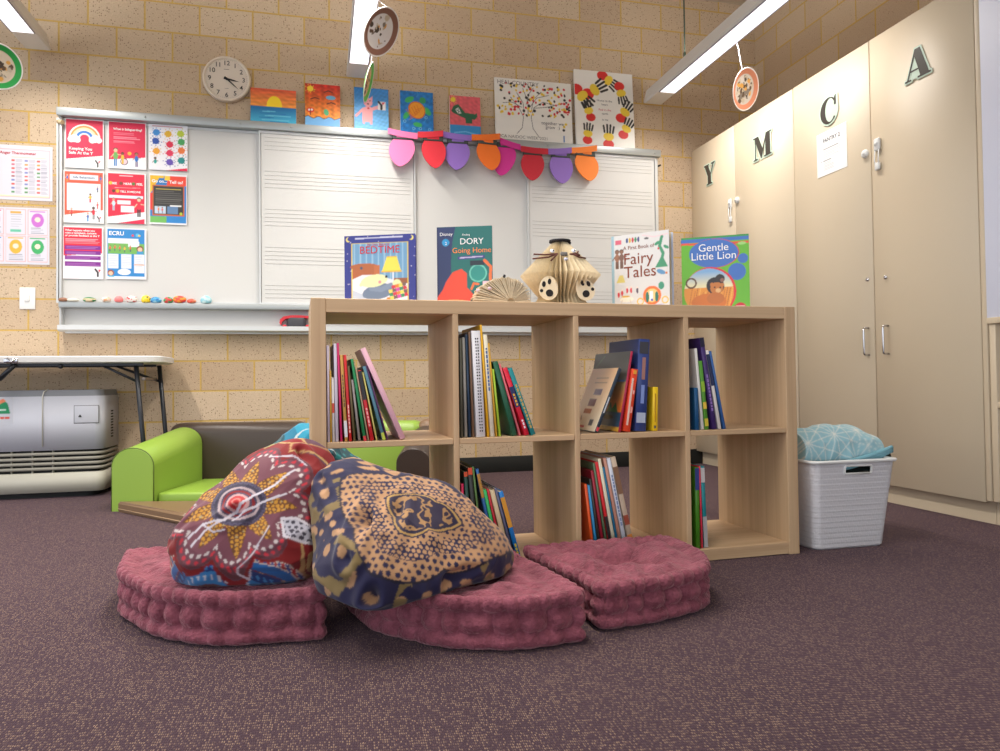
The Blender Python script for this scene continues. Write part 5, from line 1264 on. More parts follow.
topbook((611.4, 237), (668.9, 229.6), .13, .016, (150, 180, 192), 'pale book titled A First Book of Fairy Tales standing half open', c_fairy,
        [('title_lettering', 'A First Book of', .48, .80, .086, BRP, 'CENTER'), ('title_lettering', 'Fairy', .47, .60, .27, BRP, 'CENTER'), ('title_lettering', 'Tales', .50, .42, .27, BRP, 'CENTER')], open_back=.14)
def c_lion(a):
    a.rect(0, 0, 1, 1, (104, 182, 40)); a.rect(0, .925, 1, .975, (60, 110, 190)); a.poly([(0, .895), (1, .875), (1, .905), (0, .925)], (226, 80, 50)); a.rect(0, .975, 1, 1, (60, 150, 70))
    a.ell(.49, .765, .37, .20, (210, 50, 60)); a.ell(.48, .765, .365, .195, (64, 112, 190)); a.circ(.91, .675, .075, (64, 112, 190)); a.circ(.82, .50, .13, (64, 112, 190)); a.ell(.9, .88, .06, .02, (160, 210, 120))
    a.circ(.42, .24, .385, (220, 44, 50)); m_ = ((a.U-.40)*a.w)**2+((a.V-.235)*a.h)**2 <= (.37*a.w)**2
    a.put(m_, (226, 150, 56)); a.mix_v(m_ & (a.V > .3), (236, 226, 180), (130, 176, 220), .32, .52)
    for k in range(16):
        u = .1+k*.04; a.line([(u, .02), (u+.06, .22+.1*random.random())], .010, random.choice([(196, 110, 36), (244, 190, 90), (176, 90, 30)]))
    a.ell(.40, .10, .26, .12, (206, 116, 40)); a.ring(.14, .37, .06, .085, (96, 60, 30)); a.ell(.50, .32, .13, .12, (40, 30, 28), .5); a.circ(.57, .415, .07, (44, 34, 30)); a.circ(.60, .395, .03, (140, 96, 80)); a.circ(.52, .285, .095, (196, 120, 50)); a.circ(.45, .34, .03, (196, 120, 50)); a.circ(.60, .33, .03, (196, 120, 50)); a.circ(.49, .30, .012, (40, 24, 20)); a.circ(.57, .295, .012, (40, 24, 20)); a.ell(.54, .255, .04, .03, (226, 180, 120)); a.ell(.5, .15, .13, .08, (190, 110, 44))
    mk = (((a.U-.42)*a.w)**2+((a.V-.24)*a.h)**2 > (.385*a.w)**2) & (a.V < .6) & (a.V < .02); a.put(mk, (222, 70, 50)); a.circ(.86, .0, .09, (200, 30, 46)); a.line([(.8, .035), (.92, .035)], .012, (240, 200, 200))
topbook((681.2, 238.6), (748.7, 233.8), .13, .010, (214, 216, 228), 'bright green book titled Gentle Little Lion, rightmost on the bookcase', c_lion,
        [('title_lettering', 'Gentle', .48, .80, .165, WHT, 'CENTER'), ('title_lettering', 'Little Lion', .48, .685, .165, WHT, 'CENTER')], spine=((.93, .97, (60, 110, 190)), (.88, .92, (226, 80, 50))))
# folded-paper cat
pagem = mat('folded book pages', (222, 206, 174), .85, noise=.15, nscale=150)
dkfelt = mat('black felt', (34, 32, 36), .9); brpipe = mat('brown pipe cleaner', (86, 44, 36), .9); eyew = mat('googly eye', (226, 226, 236), .2)
yw = Bp(.8, .20, 0).y; c0 = at(560.7, 302, 1, yw); kx = float(at(561.7, 302, 1, yw)[0]-c0[0])
t = thing('paper_cat', 'folded book cat with black hat, brown whiskers and white paws on the bookcase', 'paper animal', (c0[0], yw, BH))
topz = float(at(560, 243, 1, yw)[2])-BH; widz = float(at(560, 276, 1, yw)[2])-BH; waz = widz*.36
Rw = 38.3*kx; prof = [(0, .74*Rw), (waz, .56*Rw), (widz, Rw), (topz, .20*Rw)]
def rad(z):
    for (z0, r0), (z1, r1) in zip(prof[:-1], prof[1:]):
        if z <= z1: return r0+(r1-r0)*(z-z0)/(z1-z0)
    return prof[-1][1]
n = 40; V = []; Fc = []; zs_ = [0, waz, widz, (widz+topz)/2, topz]
for k in range(2*n):
    q = 2*PI*k/(2*n)+random.uniform(-.006, .006)
    for z in zs_:
        r = rad(z)*(1 if k % 2 == 0 else (.45 if z <= waz*1.1 else .55))
        V.append((r*math.cos(q), r*math.sin(q), z))
m5 = len(zs_)
for k in range(2*n):
    k2 = (k+1) % (2*n)
    for i in range(m5-1): Fc.append((k*m5+i, k2*m5+i, k2*m5+i+1, k*m5+i+1))
Fc.append(tuple(k*m5+m5-1 for k in range(2*n))); Fc.append(tuple(k*m5 for k in range(2*n))[::-1])
np_mesh('pleated_pages', np.array(V), Fc, pagem, t, smooth=False)
mb = MB(); mb.lathe([(0, topz+.010), (.4*.085, topz+.008), (.034, topz+.001), (0, topz)], 24)
mb.tube([(-.032, -.01, topz+.0), (-.015, -.012, topz+.006), (.015, -.012, topz+.005), (.032, -.008, topz-.002)], .0045, 8)
part(mb.build('hat', dkfelt, t), 'flat black felt hat')
fz = lambda px, py: (float((px-560.7)*kx), float(at(560.7, py, 1, yw)[2])-BH)
def face_y(x, z):
    r = rad(z); return -math.sqrt(max(1e-6, r*r-x*x))
for px, py in ((548.5, 254), (568.5, 253.5)):
    x, z = fz(px, py); mb = MB(); y = face_y(x, z); M = Matrix.Translation((x, y-.002, z)) @ Matrix.Rotation(PI/2, 4, 'X') @ Matrix.Rotation(-.6, 4, 'X')
    mb.lathe([(0, .004), (.006, .003), (.0075, 0)], 16, M); e_ = mb.build('eye', eyew, t); mb = MB(); mb.ico((x+.002, y-.0055, z+.001), .003, 1); mb.build('pupil', dkfelt, e_)
x, z = fz(557, 258); y = face_y(x, z); mb = MB(); mb.rbox((x-.011, y-.006, z-.006), (x+.011, y+.004, z+.006), .003); mb.build('nose', mat('grey felt', (120, 116, 112), .9), t)
x, z = fz(557, 264); mb = MB(); y = face_y(x, z); mb.ico((x, y-.001, z), (.007, .004, .005), 2); mb.build('mouth_bead', mat('silver bead', (196, 200, 220), .3), t)
for pts in (((551, 258), (542, 257.5), (534, 255.5)), ((551, 258), (543, 261), (533, 260)), ((551, 258), (547, 262), (543.5, 265.5)), ((562, 258.5), (570, 257), (576, 252.5)), ((562, 258.5), (572, 258.5), (580.5, 256)), ((565, 258.5), (571, 261), (580, 260.5))):
    P3 = []
    for p in pts: x, z = fz(*p); P3.append((x, face_y(x, z)-.007, z))
    mb = MB(); mb.tube(P3, .0026, 8); mb.build('whisker', brpipe, t)
for s, cx_, cy_, rot_ in ((-1, 540.5, 293, .12), (1, 576, 293, -.45)):
    x, z = fz(cx_, cy_); yy = -.62*Rw-.006
    M = Matrix.Translation((x, yy, max(z, .034))) @ Matrix.Rotation(rot_, 4, 'Y') @ Matrix.Diagonal((1.28, 1, 1.28, 1))
    ol = [(.024*math.cos(q)*(1 if math.sin(q) < 0 else .95), .026*math.sin(q)*(1 if math.sin(q) < 0 else 1.2)) for q in np.linspace(0, 2*PI, 28, endpoint=False)]
    mb = MB(); mb.prism(ol, -.0015, .0015, M); pw = mb.build('paw', mat('paw card', (232, 218, 190) if s < 0 else (232, 226, 224), .7), t)
    mb = MB()
    for (a, b, r1, r2) in ((.003, -.009, .009, .0085), (-.013, .010, .0045, .007), (.0, .018, .0042, .007), (-.017, -.006, .004, .004)):
        if s > 0: a = -a
        mb.prism([(a+r1*math.cos(q), b+r2*math.sin(q)) for q in np.linspace(0, 2*PI, 18, endpoint=False)], -.0028, -.0014, M)
    mb.build('paw_pad', dkfelt, pw)
# folded-paper hedgehog lying down
yw2 = Bp(.6, .062, 0).y; c1 = at(500, 300.5, 1, yw2); k1 = float(at(501, 300.5, 1, yw2)[0]-c1[0])
t = thing('paper_hedgehog', 'folded book hedgehog lying low with a black ear and nose on the bookcase', 'paper animal', (c1[0], yw2, BH))
aa = [180, 165, 150, 135, 120, 100, 80, 60, 45, 20, 0]; LL = [36, 34, 31, 28, 25.5, 23.5, 22.5, 22, 21.5, 21, 20]
hl = lambda d: float(np.interp(180-d, [180-x for x in aa], LL))*k1
mb = MB(); mb.prism([(8*k1+.86*hl(d)*math.cos(math.radians(d)), .003+.86*hl(d)*math.sin(math.radians(d))) for d in range(0, 181, 6)], -.024, .028); mb.build('page_core', mat('folded page shade', (196, 174, 140), .9), t)
mb = MB()
for k in range(40):
    d = 1.5+k*4.5+random.uniform(-.8, .8); r = hl(d)*random.uniform(.97, 1.02); M = Matrix.Translation((8*k1, 0, .003)) @ Matrix.Rotation(-math.radians(d), 4, 'Y')
    w1 = r*.024; w0 = .0006; yv = random.uniform(-.003, .003)
    mb.prism([(.01, -w0), (r, -w1), (r*1.01, 0), (r, w1), (.01, w0)], -.032+yv, .032+yv, M)
mb.build('pleated_pages', mat('folded page edges', (214, 196, 166), .85, noise=.25, nscale=160), t)
mb = MB(); mb.rbox((-29.5*k1, -.006, .002), (-24*k1, .006, .0105), .004); mb.build('nose', dkfelt, t)
mb = MB(); mb.tube([(.0*k1, -.012, 19*k1), (2.0*k1, -.014, 22.5*k1), (3.8*k1, -.015, 27.5*k1)], [.003, .0045, .0035], 8); mb.build('ear', dkfelt, t)
for a, b in ((-24, 11.0), (-13, 13)):
    mb = MB(); mb.ico((a*k1, -.030 if a < -20 else -.036, b*k1), (.006, .003, .005), 2); mb.build('eye', mat('pink pearl', (226, 196, 206), .3), t)

# ------------------------------------------------------------------ maroon floor cushions
def cord_mat():
    m = bpy.data.materials.new('maroon corduroy plush'); m.use_nodes = True; nt = m.node_tree; lk = nt.links.new
    b = nt.nodes['Principled BSDF']; b.inputs['Roughness'].default_value = .9; b.inputs['Specular IOR Level'].default_value = .2
    b.inputs['Sheen Weight'].default_value = .5; b.inputs['Sheen Tint'].default_value = lin((226, 180, 184))+(1,); b.inputs['Sheen Roughness'].default_value = .4
    tc = N(nt, 'ShaderNodeTexCoord'); n1 = N(nt, 'ShaderNodeTexNoise'); n1.inputs['Scale'].default_value = 26; n1.inputs['Detail'].default_value = 6; n1.inputs['Roughness'].default_value = .7; lk(tc.outputs['Object'], n1.inputs['Vector'])
    rp = N(nt, 'ShaderNodeValToRGB'); lk(n1.outputs['Fac'], rp.inputs[0]); e = rp.color_ramp.elements
    e[0].position = .3; e[0].color = lin((100, 49, 61))+(1,); e[1].position = .7; e[1].color = lin((158, 90, 104))+(1,)
    lk(rp.outputs[0], b.inputs['Base Color'])
    n2 = N(nt, 'ShaderNodeTexNoise'); n2.inputs['Scale'].default_value = 120; n2.inputs['Detail'].default_value = 4; lk(tc.outputs['Object'], n2.inputs['Vector'])
    bp = N(nt, 'ShaderNodeBump'); bp.inputs['Strength'].default_value = .8; bp.inputs['Distance'].default_value = .008; lk(n2.outputs['Fac'], bp.inputs['Height']); lk(bp.outputs['Normal'], b.inputs['Normal'])
    return m
cordm = cord_mat()
def smooth_noise(x, y, s, seed):
    r = np.random.RandomState(seed); o = np.zeros_like(x)
    for k in range(10):
        q = r.uniform(0, 2*PI); f = s*r.uniform(.5, 1.6); o += np.sin(f*(x*math.cos(q)+y*math.sin(q))+r.uniform(0, 6.3))
    return o/4
def floor_cushion(pts_fn, H, label, seed, dents=()):
    """pts_fn: list of outline points (counter-clockwise, world x,y). Rolled stitched rims, pinched sides, tufted top"""
    P = np.array(pts_fn, float)
    # resample + smooth corners
    def resample(P, n):
        Q = np.vstack([P, P[:1]]); d = np.r_[0, np.cumsum(np.hypot(*np.diff(Q, axis=0).T))]; s = np.linspace(0, d[-1], n, endpoint=False)
        return np.stack([np.interp(s, d, Q[:, 0]), np.interp(s, d, Q[:, 1])], 1), d[-1]
    Nn = 420; P, L = resample(P, Nn)
    for _ in range(14): P = (np.roll(P, 1, 0)+2*P+np.roll(P, -1, 0))/4
    P, L = resample(P, Nn)
    Tn = np.roll(P, -1, 0)-np.roll(P, 1, 0); Tn /= np.linalg.norm(Tn, axis=1)[:, None]; Nr = np.stack([Tn[:, 1], -Tn[:, 0]], 1)
    cen = P.mean(0); s = np.linspace(0, L, Nn, endpoint=False)
    r = np.random.RandomState(seed)
    def wav(per, jit):
        k = max(3, int(L/per)); e = np.sort((np.arange(k)+r.uniform(-jit, jit, k))/k*L); e = np.r_[e, e[0]+L]; q = (s-e[0]) % L+e[0]
        i = np.clip(np.searchsorted(e, q, side='right')-1, 0, len(e)-2); u = (q-e[i])/(e[i+1]-e[i]); return np.abs(np.sin(PI*u))**.55
    rimT, rimB, sidew = wav(.036, .2), wav(.055, .2), wav(.055, .25)
    lowf = .006*np.sin(2*PI*s/L*5+seed)+.004*np.sin(2*PI*s/L*9+seed*2)
    rings = []
    def ring(off, z, amp=None, w=None, zw=0.):
        o = off+(amp*(w-1) if amp is not None else 0)+lowf*.6
        zz = z+(zw*(w-.6) if w is not None else 0)
        rings.append(np.c_[P+Nr*np.broadcast_to(o, (Nn,))[:, None], np.broadcast_to(zz, (Nn,))])
    ring(-.10, .002); ring(-.02, .002); ring(-.004, .004, .006, rimB); ring(.006, .014, .007, rimB); ring(.004, .026, .007, rimB); ring(-.006, .034, .006, rimB)
    for k in range(7):
        u = (k+.5)/7; ring(-.004+.010*math.sin(PI*u), .034+(H-.066)*u, .017, sidew)
    ring(-.006, H-.030, .006, rimT); ring(.004, H-.024, .008, rimT); ring(.008, H-.012, .009, rimT); ring(.004, H-.001, .007, rimT, .005); ring(-.006, H+.003, .004, rimT, .005)
    for d_, z_ in ((.016, H+.001), (.028, H-.003), (.042, H-.009)): rings.append(np.c_[cen+(P-cen)*(1-d_/.24), np.full(Nn, z_)+.003*(rimT-.6)])
    base = cen+(P-cen)*(1-.042/.24)
    top = []
    for k in range(1, 25):
        f = 1-k/24.5
        xy = cen+(base-cen)*f
        rr = np.hypot(*(xy-cen).T); 
        z = H-.008+.010*math.sin(PI*min(1, (1-f)*1.6))-.042*np.exp(-(rr/.055)**2)
        z = z+.008*smooth_noise(xy[:, 0], xy[:, 1], 42, seed)*min(1, (1-f)*5)+.006*smooth_noise(xy[:, 0], xy[:, 1], 90, seed+9)*min(1, (1-f)*5)
        ang = np.arctan2(xy[:, 1]-cen[1], xy[:, 0]-cen[0]); z = z-.020*np.exp(-(rr/.15)**2)*(1-np.abs(np.sin(2*ang+seed))**.5)*(rr > .01)
        for dx, dy, dr, dd in dents: z = z-dd*np.exp(-(((xy[:, 0]-dx)**2+(xy[:, 1]-dy)**2)/dr**2))
        rings.append(np.c_[xy, z])
    V = np.vstack(rings); nr = len(rings); Fc = []
    for j in range(nr-1):
        a = j*Nn
        Fc += [(a+i, a+(i+1) % Nn, a+Nn+(i+1) % Nn, a+Nn+i) for i in range(Nn)]
    Fc.append(tuple(range(Nn))[::-1]); V = np.vstack([V, [[cen[0], cen[1], V[-Nn:, 2].mean()-.002]]]); q = len(V)-1
    Fc += [((nr-1)*Nn+i, (nr-1)*Nn+(i+1) % Nn, q) for i in range(Nn)]
    c3 = np.array([cen[0], cen[1], 0])
    t = thing('floor_cushion', label, 'cushion', c3, 0, 'maroon quarter-round floor cushions')
    np_mesh('cushion_body', V-c3, Fc, cordm, t)
    mb = MB(); zz = float(V[-1, 2]); mb.ico((0, 0, zz+.001), (.014, .014, .006), 2); mb.build('tuft_button', cordm, t)
    # corner ears of the piping
    return t
def quarter(apex, e1, e2, n=40, bul=1.0, p=2.3):
    """apex corner plus the rounded side swept from e1 to e2"""
    a, b, c = np.array(apex), np.array(e1)-apex, np.array(e2)-apex
    o = [a]
    for k in range(n+1):
        q = PI/2*k/n; cc, ss = math.cos(q)**(2/p), math.sin(q)**(2/p); o.append(a+b*cc*bul+c*ss*bul)
    return o
def ccw(P):
    A = sum(P[i-1][0]*P[i][1]-P[i][0]*P[i-1][1] for i in range(len(P))); return P if A > 0 else P[::-1]
CA = floor_cushion(ccw(quarter((-.05, 2.13), (-.50, 2.11), (.005, 1.585), p=2.5)), .112, 'maroon floor cushion under the red patterned bean bag', 3)
CBt = floor_cushion(ccw(quarter((.468, 1.90), (.045, 1.86), (.535, 1.42), p=2.6)), .108, 'maroon floor cushion under the navy patterned bean bag', 8, dents=((.30, 1.66, .12, .012),))
CC = floor_cushion(ccw(quarter((.525, 1.885), (.945, 1.90), (.592, 1.478), p=2.7)), .102, 'empty maroon floor cushion in front of the bookcase', 14)

# ------------------------------------------------------------------ bean bags
def ico_np(sub):
    bm = bmesh.new(); bmesh.ops.create_icosphere(bm, subdivisions=sub, radius=1)
    bm.verts.ensure_lookup_table()
    V = np.array([q.co[:] for q in bm.verts]); Fc = np.array([[x.index for x in q.verts] for q in bm.faces]); bm.free(); return V, Fc
IV, IF = ico_np(7)
NB = None
def laplace(val, it):
    global NB
    if NB is None:
        a = np.r_[IF[:, 0], IF[:, 1], IF[:, 2]]; b = np.r_[IF[:, 1], IF[:, 2], IF[:, 0]]; NB = (a, b, np.bincount(a, minlength=len(IV)))
    a, b, cnt = NB
    for _ in range(it):
        s = np.stack([np.bincount(a, weights=val[b, k], minlength=len(IV)) for k in range(val.shape[1])], 1)
        val = .5*val+.5*s/cnt[:, None]
    return val
def ball(px, py, y, r): c = at(px, py, 1, y); return np.array([c[0], c[1], c[2], r])
IV0 = IV
def blob(balls, cen, zmin, it=60, wr=.004, seed=1, wf=26, folds=(), front=None):
    IV = IV0
    if front is not None:
        IV = IV0+.6*np.array(front)/np.linalg.norm(front); IV = IV/np.linalg.norm(IV, axis=1)[:, None]
    B = np.array(balls); rad_ = np.zeros(len(IV))
    for x, y, z, r in B:
        oc = np.array([x, y, z])-cen; b = IV@oc; disc = b*b-oc@oc+r*r
        hit = np.where(disc > 0, b+np.sqrt(np.maximum(disc, 0)), 0); rad_ = np.maximum(rad_, hit)
    # fill between the balls
    for i in range(len(B)):
        for j in range(i):
            for q in (.25, .5, .75):
                x, y, z, r = B[i]*q+B[j]*(1-q); oc = np.array([x, y, z])-cen; b = IV@oc; disc = b*b-oc@oc+r*r
                rad_ = np.maximum(rad_, np.where(disc > 0, b+np.sqrt(np.maximum(disc, 0)), 0))
    V = cen+IV*rad_[:, None]
    V = laplace(V, it)
    Nn = V-cen; Nn /= np.linalg.norm(Nn, axis=1)[:, None]
    r = np.random.RandomState(seed); w = np.zeros(len(V))
    for k in range(9):
        d = r.normal(size=3); d /= np.linalg.norm(d); w += (1-np.abs(np.sin(V@d*wf*r.uniform(.35, 1.1)+r.uniform(0, 6))))**2
    V = V+Nn*(wr*(w-1.5))[:, None]
    for (p0, p1, wd, dp) in folds:
        p0, p1 = np.array(p0), np.array(p1); L = ((p1-p0)**2).sum(); tt = np.clip(((V-p0)@(p1-p0))/L, 0, 1)
        d = np.linalg.norm(V-p0-tt[:, None]*(p1-p0), axis=1); V = V-Nn*(dp*np.exp(-(d/wd)**2)-dp*.5*np.exp(-((d-wd*1.8)/wd)**2))[:, None]
    zz = V[:, 2]; lo = zmin+.018
    V[:, 2] = np.where(zz < lo, np.maximum(zmin, lo-(lo-zz)*.35), zz)
    return V
def LC(c): return np.array(lin(c))
def noise3(V, s, seed):
    r = np.random.RandomState(seed); o = np.zeros(len(V))
    for k in range(8):
        d = r.normal(size=3); d /= np.linalg.norm(d); o += np.sin(V@d*s*r.uniform(.5, 1.5)+r.uniform(0, 6.3))
    return o/4
def strokes(a, b, pts, w):
    mk = np.zeros(len(a), bool)
    for (x0, y0), (x1, y1) in zip(pts[:-1], pts[1:]):
        L = (x1-x0)**2+(y1-y0)**2+1e-9; t_ = np.clip(((a-x0)*(x1-x0)+(b-y0)*(y1-y0))/L, 0, 1)
        mk |= (a-x0-t_*(x1-x0))**2+(b-y0-t_*(y1-y0))**2 < w*w
    return mk
def ringdots(th, rho, r0, dr, n, size, ph=0.):
    """dots of radius size along a circle/curve rho=r0(th)"""
    u = (th/(2*PI)*n+ph) % 1-.5; arc = 2*PI*r0/n
    return (rho-r0)**2+(u*arc)**2 < size**2
def hexdots(a, b, pitch, size, seed=0, jit=.25):
    r = np.random.RandomState(seed)
    j = np.floor(b/(pitch*.87)); x = a-(j % 2)*pitch/2; i = np.floor(x/pitch)
    h1 = np.sin(i*127.1+j*311.7+seed)*43758.5453; h1 -= np.floor(h1); h2 = np.sin(i*269.5+j*183.3+seed)*28001.83; h2 -= np.floor(h2)
    cx = (i+.5+(h1-.5)*jit)*pitch; cy = (j+.5+(h2-.5)*jit)*pitch*.87
    return (x-cx)**2+(b-cy)**2 < (size*(.75+.5*h2))**2
def frame(n_):
    n_ = np.array(n_, float); n_ /= np.linalg.norm(n_); e1 = np.cross([0, 0, 1.], n_); e1 /= np.linalg.norm(e1); return e1, np.cross(n_, e1), n_
fabric = paint_mat('printed cotton', .75, .12, 600, sheen=.15, spec=.3)
# --- red one
cr_ = np.array(at(262, 520, 1, 1.83)); K = 721.67/1.80
balls = [ball(218, 551, 1.74, .100), ball(280, 547, 1.72, .102), ball(280, 496, 1.80, .114), ball(298, 476, 1.81, .09), ball(245, 517, 1.79, .098), ball(213, 530, 1.80, .075), ball(298, 545, 1.80, .085)]
V = blob(balls, cr_, .098, 70, .0048, 4, 30, folds=((at(182, 525, 1, 1.62), at(235, 512, 1, 1.66), .014, .030), (at(225, 565, 1, 1.58), at(330, 572, 1, 1.60), .012, .018), (at(300, 450, 1, 1.75), at(325, 500, 1, 1.72), .010, .014), (at(190, 505, 1, 1.7), at(178, 540, 1, 1.7), .012, .010)), front=(-.20, -.86, .47))
e1, e2, n_ = frame((-.20, -.86, .47))
o_ = np.array(at(237, 503, 1, 1.68)); D_ = V-o_
a, b = D_@e1*K*1.32, D_@e2*K*1.32      # about 400 units to the metre
C = np.tile(LC((112, 70, 84)), (len(V), 1))
a2 = a+3*noise3(V, 30, 3); b2 = b+3*noise3(V, 30, 6)
rho = np.hypot(a2*.98, b2*1.04); th = np.arctan2(b2, a2)
def setc(mk, c): C[mk] = LC(c)
pet = 64+19*np.abs(np.cos(4.5*th+.47))**.8+3*np.sin(2*th)
nz = noise3(V, 18, 12)
# outer bands
setc(rho > pet+46, (118, 84, 104))
bot = b2+.10*a2+.0016*a2*a2
setc((rho > pet+24+5*np.sin(5*th)) & (rho < pet+40+7*np.sin(3*th+1)), (150, 24, 28))
setc((rho > pet+4) & (rho < pet+21+4*np.sin(6*th)), (146, 28, 30))
setc(np.abs(rho-pet-23-4*np.sin(5*th)) < 1.6, (214, 172, 110)); setc(np.abs(rho-pet-42-7*np.sin(3*th+1)) < 1.4, (206, 156, 96))
for k in range(7):
    q = k*.9+.3; ex, ey = 112*math.cos(q), 100*math.sin(q); dx, dy = a2-ex, b2-ey; t1 = -dx*math.sin(q)+dy*math.cos(q); t2 = dx*math.cos(q)+dy*math.sin(q)
    lens = (np.abs(t1) < 26) & (np.abs(t2) < 8*(1-(t1/26)**2)); edge = lens & (np.abs(t2) > 8*(1-(t1/26)**2)-2.2)
    setc(lens, (160, 26, 34)); setc(edge, (222, 184, 120))
for lv, c, w in ((-66, (40, 110, 180), 5), (-76, (26, 60, 130), 4), (-84, (60, 140, 200), 5), (-93, (110, 60, 60), 4), (-100, (200, 176, 120), 3), (-107, (30, 90, 160), 6), (-118, (150, 30, 36), 5), (-128, (36, 110, 170), 8)):
    setc((np.abs(bot-lv) < w) & (rho > pet+10), c)
setc((np.abs(bot+60) < 3.4) & (rho > pet+8), (226, 214, 196)); setc((np.abs(bot+60) < 2.3) & (rho > pet+8) & (np.sin(a2*.75) > .2), (190, 40, 46)); setc((np.abs(bot+60) < 2.3) & (rho > pet+8) & (np.sin(a2*.75) < -.5), (40, 80, 160))
setc((np.abs(bot+84) < 2.2) & (rho > pet+8) & (np.sin(a2*.8) > .4), (214, 222, 226)); setc((np.abs(bot+76) < 1.6) & (np.sin(a2*.9) > .3) & (rho > pet+8), (70, 150, 210))
top_ = b2-.55*a2
setc((top_ > 78) & (top_ < 88) & (a2 > 10), (190, 176, 110)); setc((top_ > 80) & (top_ < 86) & (np.sin(a2*.7) > .1) & (a2 > 10), (60, 96, 70)); setc((top_ > 92) & (top_ < 99) & (a2 > 0), (212, 204, 206)); setc((top_ > 99) & (top_ < 108), (90, 84, 110)); setc((top_ > 108) & (top_ < 114), (40, 90, 160)); setc((top_ > 114), (130, 40, 44)); setc((top_ > 122) & (top_ < 128), (40, 110, 170))
# flower field
setc(rho < pet+3, (110, 58, 64)); setc(rho < pet, (126, 72, 84))
for off, sz, c, n in ((-3, 2.3, (226, 60, 74), 62), (-10, 2.4, (226, 214, 208), 56)):
    u = (th/(2*PI)*n) % 1-.5; arc = 2*PI*(pet+off)/n; setc((rho-pet-off)**2+(u*arc)**2 < sz**2, c)
nst = 9
u = np.abs(((th/(2*PI)*nst+.5+.075) % 1)-.5)*2      # 0 at ray tip
tip = 66+3*np.sin(3*th); star = 30+(tip-30)*(1-u)**1.1
setc(rho < star, (120, 74, 40))
sd = hexdots(rho*1.0, th*44, 5.4, 1.9, 4, .05); setc((rho < star-1) & sd, (222, 160, 56)); sd2 = hexdots(rho+2, th*44+2, 11, 1.3, 6, .1); setc((rho < star-5) & sd2, (190, 170, 120))
setc(rho < 30, (90, 84, 110)); setc((rho < 30) & hexdots(rho, th*26, 3.6, 1.2, 5, .1), (70, 60, 84))
for r0, r1, c in ((23, 26, (60, 54, 74)), (19, 22, (196, 176, 176)), (14, 17, (150, 40, 46)), (9, 12, (216, 170, 168)), (0, 9, (196, 40, 44)), (3, 5, (230, 130, 120))): setc((rho >= r0) & (rho < r1), c)
for pts, w in (([(58, 44), (36, 22), (14, 10), (2, -6), (-10, -22), (-34, -26), (-48, -40)], 1.3), ([(52, 12), (22, 2), (6, -12), (-2, -22)], 1.3), ([(-10, -22), (-30, -34), (-44, -50)], 1.2), ([(-34, -26), (-20, -36), (-8, -34)], 1.0), ([(40, -26), (26, -60), (8, -78)], .9), ([(8, -78), (20, -82), (24, -76)], .8), ([(30, 64), (56, 62), (70, 50)], .9)):
    setc(strokes(a2, b2, pts, w), (226, 220, 226))
fish = [(52, -18), (60, -40), (80, -44), (96, -38), (98, -32), (84, -22), (68, -16), (52, -18)]
mk = np.zeros(len(a), bool); 
for (x0, y0), (x1, y1) in zip(fish[:-1], fish[1:]):
    cr = ((b2 >= min(y0, y1)) & (b2 < max(y0, y1)) & (a2 < x0+(b2-y0)*(x1-x0)/(y1-y0+1e-9))); mk ^= cr
setc(mk, (206, 206, 216)); setc(mk & hexdots(a2, b2, 7, 2.2, 3, .3), (60, 54, 70)); setc(strokes(a2, b2, fish, 1.5), (236, 232, 236)); setc(strokes(a2, b2, [(97, -35), (112, -42), (114, -50)], 1.4), (226, 222, 226)); setc(strokes(a2, b2, [(97, -35), (110, -34)], 1.4), (226, 222, 226))
c3 = np.array([cr_[0], cr_[1], .10])
t = thing('bean_bag', 'dark red bean bag with dotted star design and white lizard on the left cushion', 'bean bag', c3, 0, 'patterned bean bags on the floor cushions')
np_mesh('bag_body', V-c3, IF.tolist(), fabric, t, (.55*C+.45*laplace(C, 1))*np.array([.68, .66, .70]))
# --- navy one
cn = np.array(at(408, 545, 1, 1.64)); K = 430.
balls = [ball(349, 496, 1.72, .090), ball(370, 562, 1.56, .098), ball(392, 580, 1.52, .078), ball(474, 556, 1.64, .088), ball(425, 533, 1.66, .118), ball(385, 520, 1.70, .10), ball(490, 560, 1.66, .06), ball(378, 600, 1.50, .058), ball(350, 575, 1.56, .07)]
V = blob(balls, cn, .096, 50, .0042, 9, 30, folds=((at(372, 500, 1, 1.55), at(352, 560, 1, 1.48), .014, .028), (at(386, 545, 1, 1.5), at(372, 600, 1, 1.45), .013, .026), (at(400, 490, 1, 1.58), at(392, 560, 1, 1.5), .012, .016), (at(440, 580, 1, 1.5), at(505, 562, 1, 1.52), .012, .016), (at(335, 540, 1, 1.6), at(350, 590, 1, 1.5), .010, .018), (at(322, 480, 1, 1.68), at(345, 520, 1, 1.58), .010, .014)), front=(-.08, -.84, .52))
e1, e2, n_ = frame((-.08, -.84, .52)); o_ = np.array(at(420, 512, 1, 1.55)); D_ = V-o_
a, b = D_@e1*K, D_@e2*K
a2 = a+2.5*noise3(V, 28, 5); b2 = b+2.5*noise3(V, 28, 8)
NAVY, TAN, GOLD = (40, 38, 76), (206, 160, 114), (146, 124, 76)
C = np.tile(LC(NAVY), (len(V), 1))
poly = np.array([(-76, 40), (-52, 46), (-22, 40), (40, 30), (98, -18), (66, -36), (20, -50), (-18, -68), (-44, -64), (-58, -18), (-74, 12)], float)
cenp = np.array([0., 2.]); g = np.zeros(len(a))
Pc = poly-cenp; A_ = np.arctan2(Pc[:, 1], Pc[:, 0]); R_ = np.hypot(*Pc.T); o = np.argsort(A_)
thn = np.arctan2(b2-cenp[1], a2-cenp[0]); rn = np.hypot(a2-cenp[0], b2-cenp[1])
